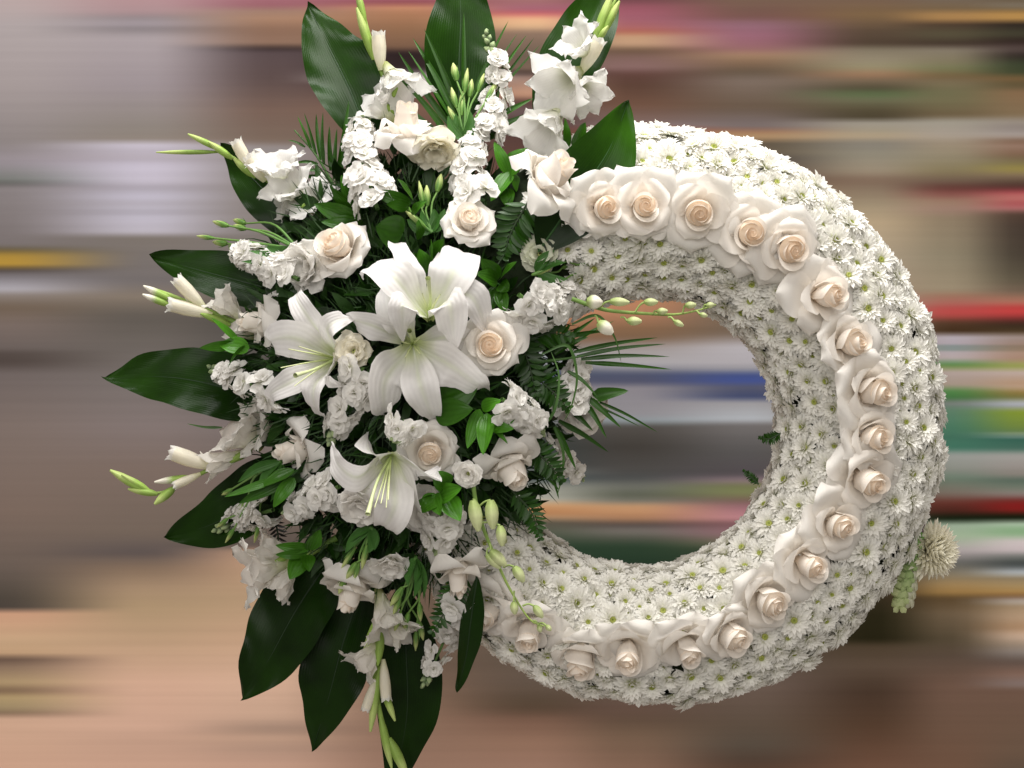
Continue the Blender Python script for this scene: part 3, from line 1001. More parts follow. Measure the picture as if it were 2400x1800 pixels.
# ---- lilies: throat, facing, petals (middle, tip, width), pistil tip, filament tips ----
LWHITE = np.array([0.87, 0.85, 0.835])
LTH = np.array([0.55, 0.62, 0.28])
LILIES = [
    ('large white lily at the top of the group, green pistil standing up', (1004, 722, 300),
     [((925, 652, 362), (842, 615, 335), 52), ((955, 628, 330), (912, 545, 300), 36), ((1062, 640, 320), (1096, 570, 262), 62),
      ((1052, 712, 385), (1066, 800, 372), 46), ((945, 716, 390), (942, 772, 372), 40), ((1095, 690, 330), (1146, 768, 300), 44)],
     (1003, 652, 400), [(1032, 690, 365), (990, 688, 372), (1022, 700, 380)]),
    ('largest white lily at the centre of the spray, opened flat', (966, 812, 262),
     [((930, 742, 300), (905, 672, 280), 46), ((872, 762, 318), (808, 742, 300), 34), ((902, 892, 335), (898, 985, 300), 58),
      ((985, 900, 330), (1022, 1002, 300), 46), ((1065, 862, 330), (1148, 922, 300), 56), ((1050, 790, 290), (1110, 800, 262), 40)],
     (960, 775, 345), [(940, 800, 335), (985, 790, 335), (950, 838, 335), (985, 830, 330)]),
    ('white lily at the left with long pale stamens, facing left', (768, 836, 262),
     [((722, 742, 300), (682, 668, 282), 34), ((768, 770, 320), (818, 738, 330), 30), ((688, 792, 305), (612, 800, 280), 50),
      ((690, 892, 300), (606, 942, 280), 34), ((738, 905, 315), (744, 985, 322), 36), ((772, 872, 350), (775, 905, 372), 26)],
     (692, 880, 372), [(676, 818, 345), (658, 862, 345), (690, 905, 345), (700, 812, 345)]),
    ('white lily at the lower centre with stamens hanging down', (912, 1088, 265),
     [((835, 1118, 330), (766, 1062, 330), 42), ((890, 1070, 300), (852, 1040, 270), 40), ((975, 1092, 320), (1028, 1126, 318), 50),
      ((925, 1185, 318), (890, 1256, 285), 52), ((958, 1140, 305), (985, 1205, 270), 44), ((860, 1140, 285), (820, 1190, 250), 44)],
     (862, 1205, 372), [(893, 1180, 345), (910, 1172, 350), (878, 1190, 345), (905, 1190, 340)]),
]


def lily(i, label, th, petals, pist, fil):
    up = lambda p: (p[0], p[1], p[2] + 35)
    zz = 50 if i == 3 else 0
    th, pist, fil = up(th), up(pist), [up(f) for f in fil]
    th, pist, fil = (th[0], th[1], th[2] + zz), (pist[0], pist[1], pist[2] + zz), [(f[0], f[1], f[2] + zz) for f in fil]
    petals = [((m[0], m[1], m[2] + 14 + zz), (t[0], t[1], t[2] - 8 + zz), w * 0.80) for m, t, w in petals]
    rd = random.Random(700 + i)
    c = U(*th)
    tips = [U(*t) for _, t, _ in petals]
    ax = nz(np.mean([U(*m) for m, _, _ in petals], axis=0) - c + TOCAM * 30)
    root = empty('lily', c, label, 'lily', 'white lilies in the spray')
    b0 = c - ax * 34
    for k, (m, t, w) in enumerate(petals):
        pm, pt = U(*m), U(*t)
        q = b0 * 0.55 + pm * 0.45 - ax * 4
        tipb = pt - ax * 46 - nz(pt - pm) * 2
        g = Geo()
        g.ribbon([b0, q, pm, pm * 0.38 + pt * 0.62 + ax * 4, tipb], w, P_lily, n=ax - 0.4 * nz(pm - b0), nv=22, nu=10,
                 cup=lambda v: 0.10 * (1 - v) - 0.22 * v, fold=0.28, wave=0.15 if k % 2 else 0.11, wf=rd.uniform(1.6, 2.8), ph=rd.uniform(0, 6),
                 c0=LTH, c1=LWHITE, ca=0.02, cb=0.34, cm=LWHITE * np.array([0.90, 0.95, 0.80]), twist=rd.uniform(-.55, .55))
        part('petal', g.mesh('petal', M_LILY, origin=c, jit=1 + rd.uniform(-.03, .01)), root)
    g = Geo()
    e = U(*pist)
    mid = (b0 + e) / 2 + np.array([rd.uniform(-6, 6), -4, rd.uniform(-6, 6)])
    g.tube([b0, mid, e - (e - mid) * 0.08, e], [3.4, 2.8, 3.0, 5.4], seg=8, nv=12, c0=np.array([0.46, 0.56, 0.22]), c1=np.array([0.62, 0.68, 0.38]))
    part('pistil', g.mesh('pistil', M_STEM, origin=c), root)
    for f in fil:
        e = U(*f)
        g = Geo()
        g.tube([b0, (b0 + e) / 2 + ax * 6, e], [2.0, 1.7, 1.1], seg=5, nv=8, c0=np.array([0.50, 0.60, 0.22]), c1=np.array([0.70, 0.74, 0.42]))
        part('filament', g.mesh('filament', M_STEM, origin=c), root)


for i, a in enumerate(LILIES):
    lily(i, *a)

# ---- gladioli ----
GW = np.array([0.88, 0.87, 0.84])


def bud_geo(p0, p1, r, c0, c1, bend=None, ca=0.3, cb=1.0, ridge=0.06, tipr=0.25):
    g = Geo()
    mid = (p0 + p1) / 2 + (bend if bend is not None else 0)
    g.tube([p0, mid, p1], [r * 0.45, r * 0.95, r, r * 0.8, r * tipr], seg=8, nv=10, c0=c0, c1=c1, ca=ca, cb=cb, ridge=ridge)
    return g


def glad_floret(root, org, p0, p1, r, rd, tone=None, spread=1.0):
    """a ruffled trumpet from p0 to its mouth p1 with radius r"""
    W_ = GW if tone is None else tone
    ax = p1 - p0
    L_ = np.linalg.norm(ax)
    ax = nz(ax)
    F = frame(ax, rd.uniform(0, 6))
    g = Geo()
    g.tube([p0, p0 + ax * L_ * 0.32], [r * 0.10 + 3, r * 0.22 + 4], seg=8, nv=4, c0=YGREEN * 0.8, c1=W_ * 0.6 + YGREEN * 0.4)
    fl = part('floret', g.mesh('throat', M_GLAD, origin=org), root)
    for k in range(6):
        a = k * math.pi / 3 + rd.uniform(-.15, .15)
        e = F[:, 0] * math.cos(a) + F[:, 1] * math.sin(a)
        inn = k % 2
        rr = r * rd.uniform(0.85, 1.15)
        pts = [p0 + ax * L_ * 0.12 + e * (r * 0.06 + 1), p0 + ax * L_ * 0.55 + e * rr * 0.36, p0 + ax * L_ * 0.92 + e * rr * 0.66,
               p0 + ax * L_ * (1.04 + 0.10 * inn - 0.12 * (spread - 1)) + e * rr * (0.80 + 0.22 * spread)]
        g = Geo()
        g.ribbon(pts, rr * rd.uniform(0.46, 0.58), P_rose, n=-e, nv=14, nu=8, cup=lambda v: 0.55 * (1 - v) - 0.3 * v, wave=0.13, wf=rd.uniform(2.2, 3.6),
                 ph=rd.uniform(0, 6), c0=YGREEN * 0.35 + W_ * 0.65, c1=W_, ca=0.0, cb=0.5, tip=0.25)
        part('petal', g.mesh('petal', M_GLAD, origin=org, jit=1 + rd.uniform(-.03, .01)), fl)


def half_open(root, org, p0, p1, r, rd):
    """a closed, furled flower: a roll with a frilled mouth"""
    ax = nz(p1 - p0)
    g = Geo()
    g.tube([p0, p0 * 0.5 + p1 * 0.5, p1], [r * 0.35, r * 0.75, r * 0.95, r * 0.9], seg=10, nv=10, c0=YGREEN * 0.4 + IVORY * 0.6, c1=IVORY, ca=0.0, cb=0.4, ridge=0.08)
    F = frame(ax, rd.uniform(0, 6))
    for k in range(5):
        a = k * 2 * math.pi / 5
        e = F[:, 0] * math.cos(a) + F[:, 1] * math.sin(a)
        q = p0 * 0.4 + p1 * 0.6 + e * r * 0.85
        g.ribbon([q, p1 + e * r * 0.9, p1 + ax * r * 0.7 + e * r * rd.uniform(0.6, 1.3)], r * 0.62, P_round, n=-e, nv=6, nu=4, cup=0.5, wave=0.14, wf=3, ph=rd.uniform(0, 6),
                 c0=IVORY, c1=GW)
    part('half_open_bud', g.mesh('half_open_bud', M_GLAD, origin=org), root)


GLADS = [
    ('gladiolus with pale buds rising at the top left, tip above the frame', 70,
     [(950, 330), (922, 245), (893, 165), (866, 85), (846, 5), (838, -40)], [7, 6, 5, 4, 3],
     [((876, 140), (836, 18), 11), ((856, 60), (834, -36), 9)],
     [((893, 165), (887, 84), 17)],
     [((902, 150), (948, 222), 58, 30), ((925, 285), (862, 232), 60, 20)],
     [((922, 268), (898, 240), 12), ((905, 250), (932, 205), 8)]),
    ('gladiolus with big ruffled blooms at the top right, buds leaving the frame', 90,
     [(1270, 380), (1312, 270), (1360, 165), (1400, 85), (1440, 5), (1462, -40)], [8, 7, 6, 4, 3],
     [((1392, 100), (1436, -20), 12), ((1412, 80), (1452, 2), 10), ((1398, 98), (1426, 60), 8)],
     [((1362, 170), (1400, 100), 18)],
     [((1385, 135), (1340, 88), 54, 40), ((1360, 165), (1296, 207), 76, 60), ((1352, 190), (1385, 224), 52, 40), ((1322, 250), (1258, 322), 66, 50)],
     [((1310, 270), (1325, 232), 11)]),
    ('gladiolus reaching to the upper left with a slim green spear bud', 80,
     [(780, 520), (705, 472), (640, 432), (570, 385), (510, 348), (452, 318)], [7, 6, 5, 4, 3],
     [((520, 352), (440, 314), 8), ((512, 356), (366, 357), 6), ((545, 372), (488, 332), 9), ((600, 415), (548, 372), 11)],
     [((590, 400), (556, 336), 15), ((622, 425), (586, 372), 17)],
     [((668, 440), (650, 372), 62, 30), ((705, 470), (672, 422), 58, 50), ((745, 500), (722, 462), 60, 30), ((700, 478), (652, 482), 40, 10)],
     [((690, 500), (715, 478), 12)]),
    ('gladiolus at the left with half-open cream buds above the white rose', 90,
     [(640, 790), (560, 758), (480, 725), (400, 692), (346, 674)], [7, 6, 5, 4],
     [((405, 703), (336, 670), 9), ((400, 716), (334, 690), 9), ((470, 725), (430, 688), 9)],
     [((480, 722), (418, 658), 16), ((498, 738), (404, 714), 17)],
     [((575, 755), (508, 692), 38, 20), ((600, 792), (545, 765), 36, 20)],
     [((540, 762), (470, 735), 11)]),
    ('gladiolus at the lower left ending in a curled bright green tip', 100,
     [(660, 1010), (580, 1055), (490, 1100), (410, 1142), (365, 1156), (318, 1140), (262, 1104)], [7, 6, 5, 4, 3, 2],
     [((345, 1152), (258, 1102), 11), ((370, 1158), (300, 1146), 9), ((350, 1150), (285, 1112), 8), ((410, 1142), (362, 1182), 11), ((450, 1118), (362, 1130), 9)],
     [((470, 1110), (412, 1136), 11), ((500, 1095), (408, 1062), 19)],
     [((590, 1055), (480, 1095), 36, 20), ((615, 1050), (545, 1000), 74, 20), ((660, 1010), (585, 1000), 62, 40)],
     [((590, 1055), (530, 1085), 12)]),
    ('large ruffled gladiolus blooms at the lower left edge of the spray', 110,
     [(790, 1260), (720, 1300), (660, 1322)], [8, 7, 6],
     [((680, 1310), (625, 1320), 10)], [],
     [((680, 1320), (575, 1345), 64, 40), ((690, 1290), (605, 1285), 46, 10), ((700, 1310), (640, 1390), 46, 20)], [((670, 1310), (632, 1322), 12)]),
    ('gladiolus hanging down at the bottom, its green tip cut by the frame', 130,
     [(880, 1330), (892, 1450), (880, 1560), (886, 1650), (912, 1740), (955, 1815), (1000, 1850)], [8, 8, 7, 6, 5, 4],
     [((892, 1440), (852, 1545), 13), ((890, 1560), (868, 1715), 11), ((892, 1600), (926, 1690), 9), ((892, 1680), (918, 1800), 10), ((912, 1730), (955, 1820), 12)],
     [((898, 1545), (905, 1635), 13), ((882, 1590), (858, 1660), 12)],
     [((893, 1500), (838, 1568), 46, 20), ((885, 1380), (918, 1490), 58, 40), ((900, 1440), (955, 1500), 40, 10)], [((893, 1480), (885, 1560), 13)]),
]
BUDG = np.array([0.30, 0.46, 0.09])
for i, (lab, d, stem, rad, buds, halfs, florets, calyx) in enumerate(GLADS):
    rd = random.Random(900 + i)
    org = U(stem[0][0], stem[0][1], d)
    root = empty('gladiolus', org, lab, 'gladiolus', 'gladioli around the spray')
    g = Geo()
    g.tube([U(x, y, d) for x, y in stem], rad, seg=8, nv=30, c0=np.array([0.13, 0.24, 0.04]), c1=np.array([0.32, 0.46, 0.10]))
    part('stem', g.mesh('stem', M_STEM, origin=org), root)
    for k, (a, b, r) in enumerate(buds):
        pale = i in (3,) or (i == 4 and k == 4)
        g = bud_geo(U(a[0], a[1], d + 2), U(b[0], b[1], d + rd.uniform(5, 25)), r * 0.95, BUDG * rd.uniform(.85, 1.2), (IVORY * 0.9 if pale else np.array([0.50, 0.62, 0.20])), ca=0.45, cb=0.75)
        part('bud', g.mesh('bud', M_BUD, origin=org), root)
    for a, b, r in halfs:
        half_open(root, org, U(a[0], a[1], d + 8), U(b[0], b[1], d + 22), r, rd)
    for a, b, r, dd in florets:
        tone = GW if i < 3 else GW * np.array([1.0, 0.98, 0.95])
        glad_floret(root, org, U(a[0], a[1], d + 6), U(b[0], b[1], d + 14 + dd), r, rd, tone, spread=1.5)
    for a, b, r in calyx:
        g = bud_geo(U(a[0], a[1], d + 14), U(b[0], b[1], d + 26), r * 0.8, BUDG * 0.8, BUDG)
        part('sheath', g.mesh('sheath', M_BUD, origin=org), root)

# ---- stock: spikes of small ruffled florets ----


def small_floret(seed):
    rd = random.Random(seed)
    g = Geo()
    for ring, (n, Ln, el, wd) in enumerate([(5, 1.0, 0.10, 0.50), (5, 0.82, 0.48, 0.44), (3, 0.55, 0.95, 0.32)]):
        for k in range(n):
            a = (k + rd.uniform(-.2, .2)) * 2 * math.pi / n + ring * 0.6
            e = np.array([math.cos(a), math.sin(a), 0])
            el2 = el + rd.uniform(-.25, .25)
            ce, se = math.cos(el2), math.sin(el2)
            l2 = Ln * rd.uniform(.85, 1.1)
            g.ribbon([e * 0.05 - [0, 0, 0.1], e * l2 * 0.5 * ce + [0, 0, l2 * 0.6 * se], e * l2 * ce + [0, 0, l2 * se - 0.12 * l2]], wd * rd.uniform(.85, 1.15), P_round,
                     n=[-e[0] * .5, -e[1] * .5, 1], nv=6, nu=6, cup=0.12, wave=0.09, wf=rd.uniform(1.0, 2.0), ph=rd.uniform(0, 6),
                     c0=YGREEN * 0.35 + GW * 0.6, c1=np.array([0.90, 0.885, 0.85]), ca=0.0, cb=0.4)
    return g


SF_R = 33.0
SF = [small_floret(60 + s).mesh('floret', M_STOCK, M=np.eye(3) * SF_R) for s in range(6)]
SBUD = []
for s in range(3):
    g = Geo()
    g.tube([np.array([0, 0, 0.]), np.array([0.1 * (s - 1), 0.05, 0.5]), np.array([0.15 * (s - 1), 0, 1.0])], [0.22, 0.40, 0.42, 0.28, 0.06], seg=7, nv=7,
           c0=SAGE * 0.8, c1=SAGE * 1.1 + YGREEN * 0.2, ca=0.2, cb=0.9, ridge=0.08)
    SBUD.append(g.mesh('bud', M_BUD, M=np.eye(3) * 17.0))

STOCKS = [
    ('tall white stock spike at the upper left, left of the peach-white bud', [(885, 490), (862, 420), (842, 350), (845, 305), (862, 268)], 46, 20, 0),
    ('white stock spike with sage buds below the lisianthus at the top', [(1120, 475), (1098, 410), (1108, 350), (1118, 305)], 46, 14, 10),
    ('slender white stock spike at the top centre, in front of the upright leaf', [(1135, 325), (1160, 250), (1172, 185), (1155, 130), (1140, 80)], 34, 14, 20),
    ('white stock spike at the left, under the slim lisianthus buds', [(700, 655), (640, 625), (580, 600), (545, 582)], 38, 15, 20),
    ('broad white stock spike at the right, pointing to the ring opening', [(1215, 690), (1265, 722), (1320, 705), (1378, 706)], 56, 24, 60),
    ('white stock spike at the far left with sage tip, over the longest leaf', [(665, 930), (595, 905), (545, 885), (494, 864)], 38, 12, 0),
    ('white stock spike between the left and central lilies, tip pointing down', [(850, 860), (828, 930), (795, 985), (776, 1035)], 40, 14, 0),
    ('short white stock spike facing the viewer, above the central rose', [(950, 985), (938, 1010), (928, 1022)], 36, 9, 70),
    ('white stock spike right of the dark sprig, near the ring opening', [(1175, 935), (1225, 968), (1268, 1012)], 40, 13, 50),
    ('small white stock spike at the right edge, against the ring opening', [(1265, 1050), (1318, 1082), (1362, 1118)], 32, 9, 0),
    ('white stock spike left of the lower lily', [(795, 1140), (735, 1170), (672, 1200)], 40, 12, 20),
    ('white stock spike at the lower left over the dark leaf', [(640, 1195), (570, 1215), (508, 1242)], 36, 10, 0),
    ('short white stock spike under the green sprig, sage tip hanging', [(1030, 1190), (1038, 1228), (1024, 1288)], 44, 9, 30),
    ('long white stock spike hanging at the bottom beside the edge-on leaf', [(1080, 1400), (1050, 1480), (1015, 1560), (995, 1602)], 36, 14, 60),
    ('white stock spike at the right edge above the ruffled bloom', [(1340, 960), (1350, 890), (1362, 850)], 38, 11, 60),
]
for i, (lab, pts, r, nf, dd) in enumerate(STOCKS):
    rd = random.Random(1200 + i)
    P = [U(x, y, dome(x, y) - 16 + dd) for x, y in pts]
    org = P[0]
    root = empty('stock_spike', org, lab, 'stock flower', 'white stock spikes in the spray')
    g = Geo()
    g.tube(P, [5, 4, 3, 2], seg=6, nv=14, c0=STEMG)
    part('stem', g.mesh('stem', M_STEM, origin=org), root)
    Cn = spline(P, 40)
    T = np.gradient(Cn, axis=0)
    made = []
    tries = 0
    while len(made) < nf and tries < 400:
        tries += 1
        s_ = rd.uniform(0, 0.84)
        k = int(s_ * 39)
        t = nz(T[k])
        a = rd.uniform(-1.9, 1.9)
        sd = nz(np.cross(t, TOCAM))
        up = np.cross(sd, t)
        if np.dot(up, TOCAM) < 0:
            up = -up
        nrm = nz(up * math.cos(a) + sd * math.sin(a) + t * 0.35)
        rr = r * (1 - 0.45 * s_)
        p = Cn[k] + nrm * rr * rd.uniform(0.6, 0.9)
        if any(np.linalg.norm(p - q) < 25 for q in made):
            continue
        made.append(p)
        part('floret', SF[rd.randrange(6)], root, mat4(frame(nrm + TOCAM * 0.35, rd.uniform(0, 6)), rd.uniform(0.9, 1.2) * (1 - 0.30 * s_), p - org))
    for k in range(10):
        s_ = 0.80 + 0.20 * (k / 9)
        c = Cn[int(s_ * 39)]
        t = nz(T[int(s_ * 39)])
        a = k * 2.4
        sd = nz(np.cross(t, TOCAM))
        up = np.cross(sd, t)
        nrm = nz((up * math.cos(a) + sd * math.sin(a)) * (1.15 - s_ * 0.9) * 2 + t * 0.9)
        part('bud', SBUD[k % 3], root, mat4(frame(nrm, rd.uniform(0, 6)), 1.25 - 0.9 * (s_ - 0.8) / 0.2 * 0.6, c + nrm * 4 - org))

# ---- ruffled open blooms (lisianthus) ----
BLOOMS = [
    ('ruffled white lisianthus bloom left of the peach rose', (712, 622), 62, (-0.5, 0.25, 0.8), 0, WHITE),
    ('ruffled ivory lisianthus bloom under the peach-white bud at the top', (1018, 352), 62, (0.15, 0.95, 0.6), 10, IVORY),
    ('pale green-white lisianthus bloom at the right, by thin buds', (1264, 594), 48, (-0.2, -0.1, 1.0), 30, np.array([0.80, 0.82, 0.66])),
    ('white lisianthus bloom hanging at the left of the lower lily', (846, 1188), 62, (-0.1, 0.75, 0.8), 40, WHITE),
    ('small white lisianthus bloom hanging down beside green buds', (914, 1326), 50, (0.05, 0.9, 0.8), 20, WHITE),
    ('ruffled white bloom at the right edge against the ring opening', (1366, 966), 62, (0.25, 0.3, 0.9), 80, WHITE),
    ('frilly ivory bloom between the left and central lilies', (826, 822), 46, (-0.25, -0.1, 1.0), -5, IVORY),
    ('small white orchid bloom beside the cream rose, above the hanging buds', (1096, 1112), 36, (-0.2, 0.2, 1.0), 60, WHITE),
    ('white bloom low in the spray behind the green sprig', (1000, 1195), 60, (0.0, 0.3, 1.0), -20, WHITE),
]
for i, (lab, (x, y), R, t, dd, tone) in enumerate(BLOOMS):
    rd = random.Random(1500 + i)
    ax = axis_from_tilt(*t)
    R = R * (D - dome(x, y) - dd) / D
    c = U(x, y, dome(x, y) + dd) - ax * R * 0.25
    root = empty('orchid_bloom' if i == 7 else 'lisianthus_bloom', c, lab, 'orchid' if i == 7 else 'lisianthus', None if i == 7 else 'open lisianthus blooms')
    F = frame(ax, rd.uniform(0, 6)) * R
    frill = 0.19 if i in (0, 6) else 0.12
    for ring, (n, Ln, el, wd) in enumerate([(6, 1.0, 0.35, 0.58), (6, 0.92, 0.72, 0.52), (5, 0.76, 1.1, 0.42)]):
        for k in range(n):
            a = (k + rd.uniform(-.2, .2)) * 2 * math.pi / n + ring * 0.63
            e = np.array([math.cos(a), math.sin(a), 0])
            el2 = el + rd.uniform(-.15, .15)
            ce, se = math.cos(el2), math.sin(el2)
            l2 = Ln * rd.uniform(.9, 1.1)
            g = Geo()
            g.ribbon([e * 0.06 - [0, 0, 0.35], e * l2 * 0.42 * ce + [0, 0, l2 * 0.5 * se - 0.2], e * l2 * 0.8 * ce + [0, 0, l2 * 0.85 * se - 0.15],
                      e * l2 * (ce + 0.12) + [0, 0, l2 * se - 0.2]], wd * rd.uniform(.9, 1.1), P_round, n=-e * 0.6 + [0, 0, 0.8], nv=12, nu=8, cup=0.35,
                     wave=frill, wf=rd.uniform(1.8, 3.0), ph=rd.uniform(0, 6), c0=YGREEN * 0.5 + tone * 0.5, c1=tone, ca=0, cb=0.5, tip=0.12)
            part('petal', g.mesh('petal', M_GLAD, M=F, jit=1 + rd.uniform(-.03, .01)), root)
    g = Geo()
    g.tube([np.array([0, 0, -0.3]), np.array([0, 0, 0.0]), np.array([0.02, 0, 0.16])], [0.12, 0.10, 0.09, 0.13, 0.05], seg=8, nv=8, c0=YGREEN * 0.8)
    part('pistil', g.mesh('pistil', M_STEM, M=F), root)

# ---- lisianthus bud sprigs: base, bud tips ----
SPRIGS = [
    ('sprig of slim lisianthus buds reaching left, over the stock spike', (700, 585), 20, [(461, 553), (499, 519), (499, 567), (547, 515), (547, 528), (545, 602), (560, 570)], 9),
    ('sprig of green lisianthus buds at the right, over the start of the ring', (1255, 640), 60, [(1384, 563), (1398, 618), (1356, 614), (1386, 640), (1292, 630), (1350, 590)], 8),
    ('sprig of green buds hanging at the lower centre, left of the small bloom', (872, 1235), 40, [(800, 1332), (848, 1334), (812, 1356), (794, 1392), (828, 1366)], 9),
    ('sprig of thin green buds hanging beside the bottom rose', (975, 1305), 50, [(905, 1475), (922, 1440), (945, 1482), (986, 1456), (974, 1525), (992, 1500), (925, 1480), (915, 1420)], 8),
    ('bunch of upright green buds at the top centre, in front of the palm', (1088, 330), 30, [(1062, 148), (1096, 160), (1058, 205), (1084, 215), (1106, 186), (1135, 172), (1166, 190), (1050, 250)], 9),
    ('sprig of upright lisianthus buds above the top lily', (1012, 545), 0, [(924, 448), (982, 424), (1000, 434), (1034, 408), (951, 495)], 9),
    ('sprig of buds and narrow leaves at the lower left, over the dark leaf', (660, 1080), 10, [(520, 1160), (508, 1236), (528, 1272), (596, 1272), (560, 1200)], 8),
]
for i, (lab, b, dd, tips, r) in enumerate(SPRIGS):
    rd = random.Random(1700 + i)
    d0 = dome(*b) - 40 + dd
    org = U(b[0], b[1], d0)
    root = empty('lisianthus_sprig', org, lab, 'bud sprig', 'lisianthus bud sprigs')
    for k, (x, y) in enumerate(tips):
        tip = U(x, y, max(60, dome(x, y) - 10) + dd + rd.uniform(-8, 12))
        v = tip - org
        L_ = np.linalg.norm(v)
        side = nz(np.cross(v, TOCAM)) * rd.uniform(-1, 1) * L_ * 0.12
        bl = rd.uniform(42, 60)
        b0 = tip - nz(v + side * 0.8) * bl
        g = Geo()
        g.tube([org, org + v * 0.45 - side, b0], [3.6, 2.6, 2.0], seg=6, nv=10, c0=np.array([0.08, 0.19, 0.04]), c1=np.array([0.16, 0.30, 0.07]))
        part('stem', g.mesh('stem', M_STEM, origin=org), root)
        rr = r * rd.uniform(0.55, 0.95)
        g = bud_geo(b0, tip, rr, np.array([0.16, 0.32, 0.06]), np.array([0.55, 0.64, 0.24]), ca=0.2, cb=0.8, tipr=0.2, ridge=0.12)
        bd = part('bud', g.mesh('bud', M_BUD, origin=org), root)
        g = Geo()
        for q in range(4):
            e = frame(tip - b0)[:, 0] * math.cos(q * 1.6) + frame(tip - b0)[:, 1] * math.sin(q * 1.6)
            ll = bl * rd.uniform(0.5, 0.85)
            g.ribbon([b0 + e * rr * 0.3, b0 + nz(v) * ll * 0.5 + e * rr * 1.25, b0 + nz(v) * ll + e * rr * 1.5], 2.0, P_blade, n=e, nv=4, nu=1, c0=np.array([0.10, 0.24, 0.05]), c1=np.array([0.14, 0.30, 0.06]))
        part('sepals', g.mesh('sepals', M_STEM, origin=org), bd)
    for q in range(4):
        x, y = tips[q % len(tips)]
        tip = U(x, y, d0)
        v = (tip - org) * rd.uniform(0.35, 0.55)
        sd = nz(np.cross(v, TOCAM)) * rd.choice([-1, 1]) * np.linalg.norm(v) * 0.35
        g = Geo()
        g.ribbon([org, org + v * 0.5 + sd * 0.8, org + v + sd], rd.uniform(9, 14), P_leaf, n=TOCAM + np.array([rd.gauss(0, .4), 0, rd.gauss(.2, .4)]), nv=8, nu=4, cup=0.3,
                 c0=np.array([0.042, 0.125, 0.022]), c1=np.array([0.05, 0.145, 0.026]))
        part('leaf', g.mesh('leaf', M_LEAF, origin=org), root)

# ---- glossy leaf sprigs: list of leaves base -> tip, width ----
LEAVES = [
    ('glossy green sprig above the compact cream rose', 6, 1.0, [((965, 478), (872, 448), 16), ((968, 470), (930, 418), 17), ((960, 484), (905, 478), 14), ((985, 560), (980, 515), 13), ((965, 500), (1000, 470), 11)]),
    ('single round glossy leaf left of the top lily', 20, 0.8, [((946, 545), (880, 530), 36)]),
    ('glossy green sprig left of the wide open rose', 20, 1.3, [((1192, 410), (1158, 332), 15), ((1190, 408), (1236, 346), 26), ((1200, 400), (1150, 472), 20), ((1185, 440), (1192, 488), 18), ((1200, 400), (1210, 450), 15)]),
    ('dark green leafy sprig right of the top lily', -10, 0.9, [((1168, 655), (1128, 606), 20), ((1166, 660), (1114, 640), 19), ((1172, 655), (1212, 612), 20), ((1172, 665), (1192, 682), 17), ((1164, 672), (1148, 728), 18), ((1170, 680), (1184, 735), 16)]),
    ('green leafy sprig below the spiral-hearted rose', 20, 1.5, [((1125, 958), (1095, 1052), 16), ((1142, 968), (1132, 1066), 19), ((1148, 992), (1212, 975), 19), ((1128, 955), (1176, 938), 15), ((1150, 992), (1190, 1040), 7), ((1150, 1000), (1205, 1005), 14)]),
    ('brightest green sprig under the central cream rose', 50, 1.5, [((1052, 1138), (1018, 1106), 22), ((1030, 1164), (1082, 1142), 22), ((1028, 1160), (984, 1202), 21), ((1018, 1160), (1032, 1208), 18), ((1042, 1160), (1078, 1222), 23), ((1015, 1165), (972, 1180), 14)]),
    ('small green leaves at the left, below the white rose pointing left', 10, 1.5, [((560, 806), (466, 816), 13), ((585, 815), (512, 808), 22), ((560, 800), (496, 745), 10), ((575, 812), (535, 860), 14)]),
    ('dark leafy sprig at the lower left beside the large gladiolus blooms', 30, 1.1, [((728, 1285), (645, 1278), 13), ((722, 1295), (645, 1300), 11), ((712, 1305), (678, 1358), 22), ((722, 1300), (725, 1340), 16), ((725, 1290), (750, 1240), 18)]),
    ('glossy green leaves over the base of the bright broad leaf', 90, 1.0, [((1345, 345), (1372, 286), 17), ((1330, 350), (1324, 276), 10), ((1340, 365), (1430, 338), 17), ((1345, 385), (1422, 355), 8), ((1350, 395), (1425, 398), 13), ((1330, 420), (1390, 416), 11)]),
    ('narrow green leaves left of the lower stock spikes', 20, 1.0, [((690, 1100), (606, 1142), 16), ((680, 1120), (560, 1180), 14), ((690, 1120), (640, 1190), 16), ((660, 1120), (525, 1165), 10)]),
    ('dark leaves behind the peach rose at the upper left', -70, 0.8, [((850, 525), (736, 478), 22), ((860, 535), (752, 520), 20), ((840, 505), (772, 432), 22), ((830, 500), (800, 410), 18)]),
    ('green leaves between the top lily and the compact rose', 0, 1.0, [((1000, 640), (982, 582), 20), ((1010, 620), (1010, 560), 16), ((985, 610), (940, 600), 15), ((1010, 600), (1040, 560), 14)]),
    ('broad dark leaf under the central lily', -20, 0.7, [((1010, 960), (1120, 905), 34), ((1020, 970), (1110, 960), 30)]),
]
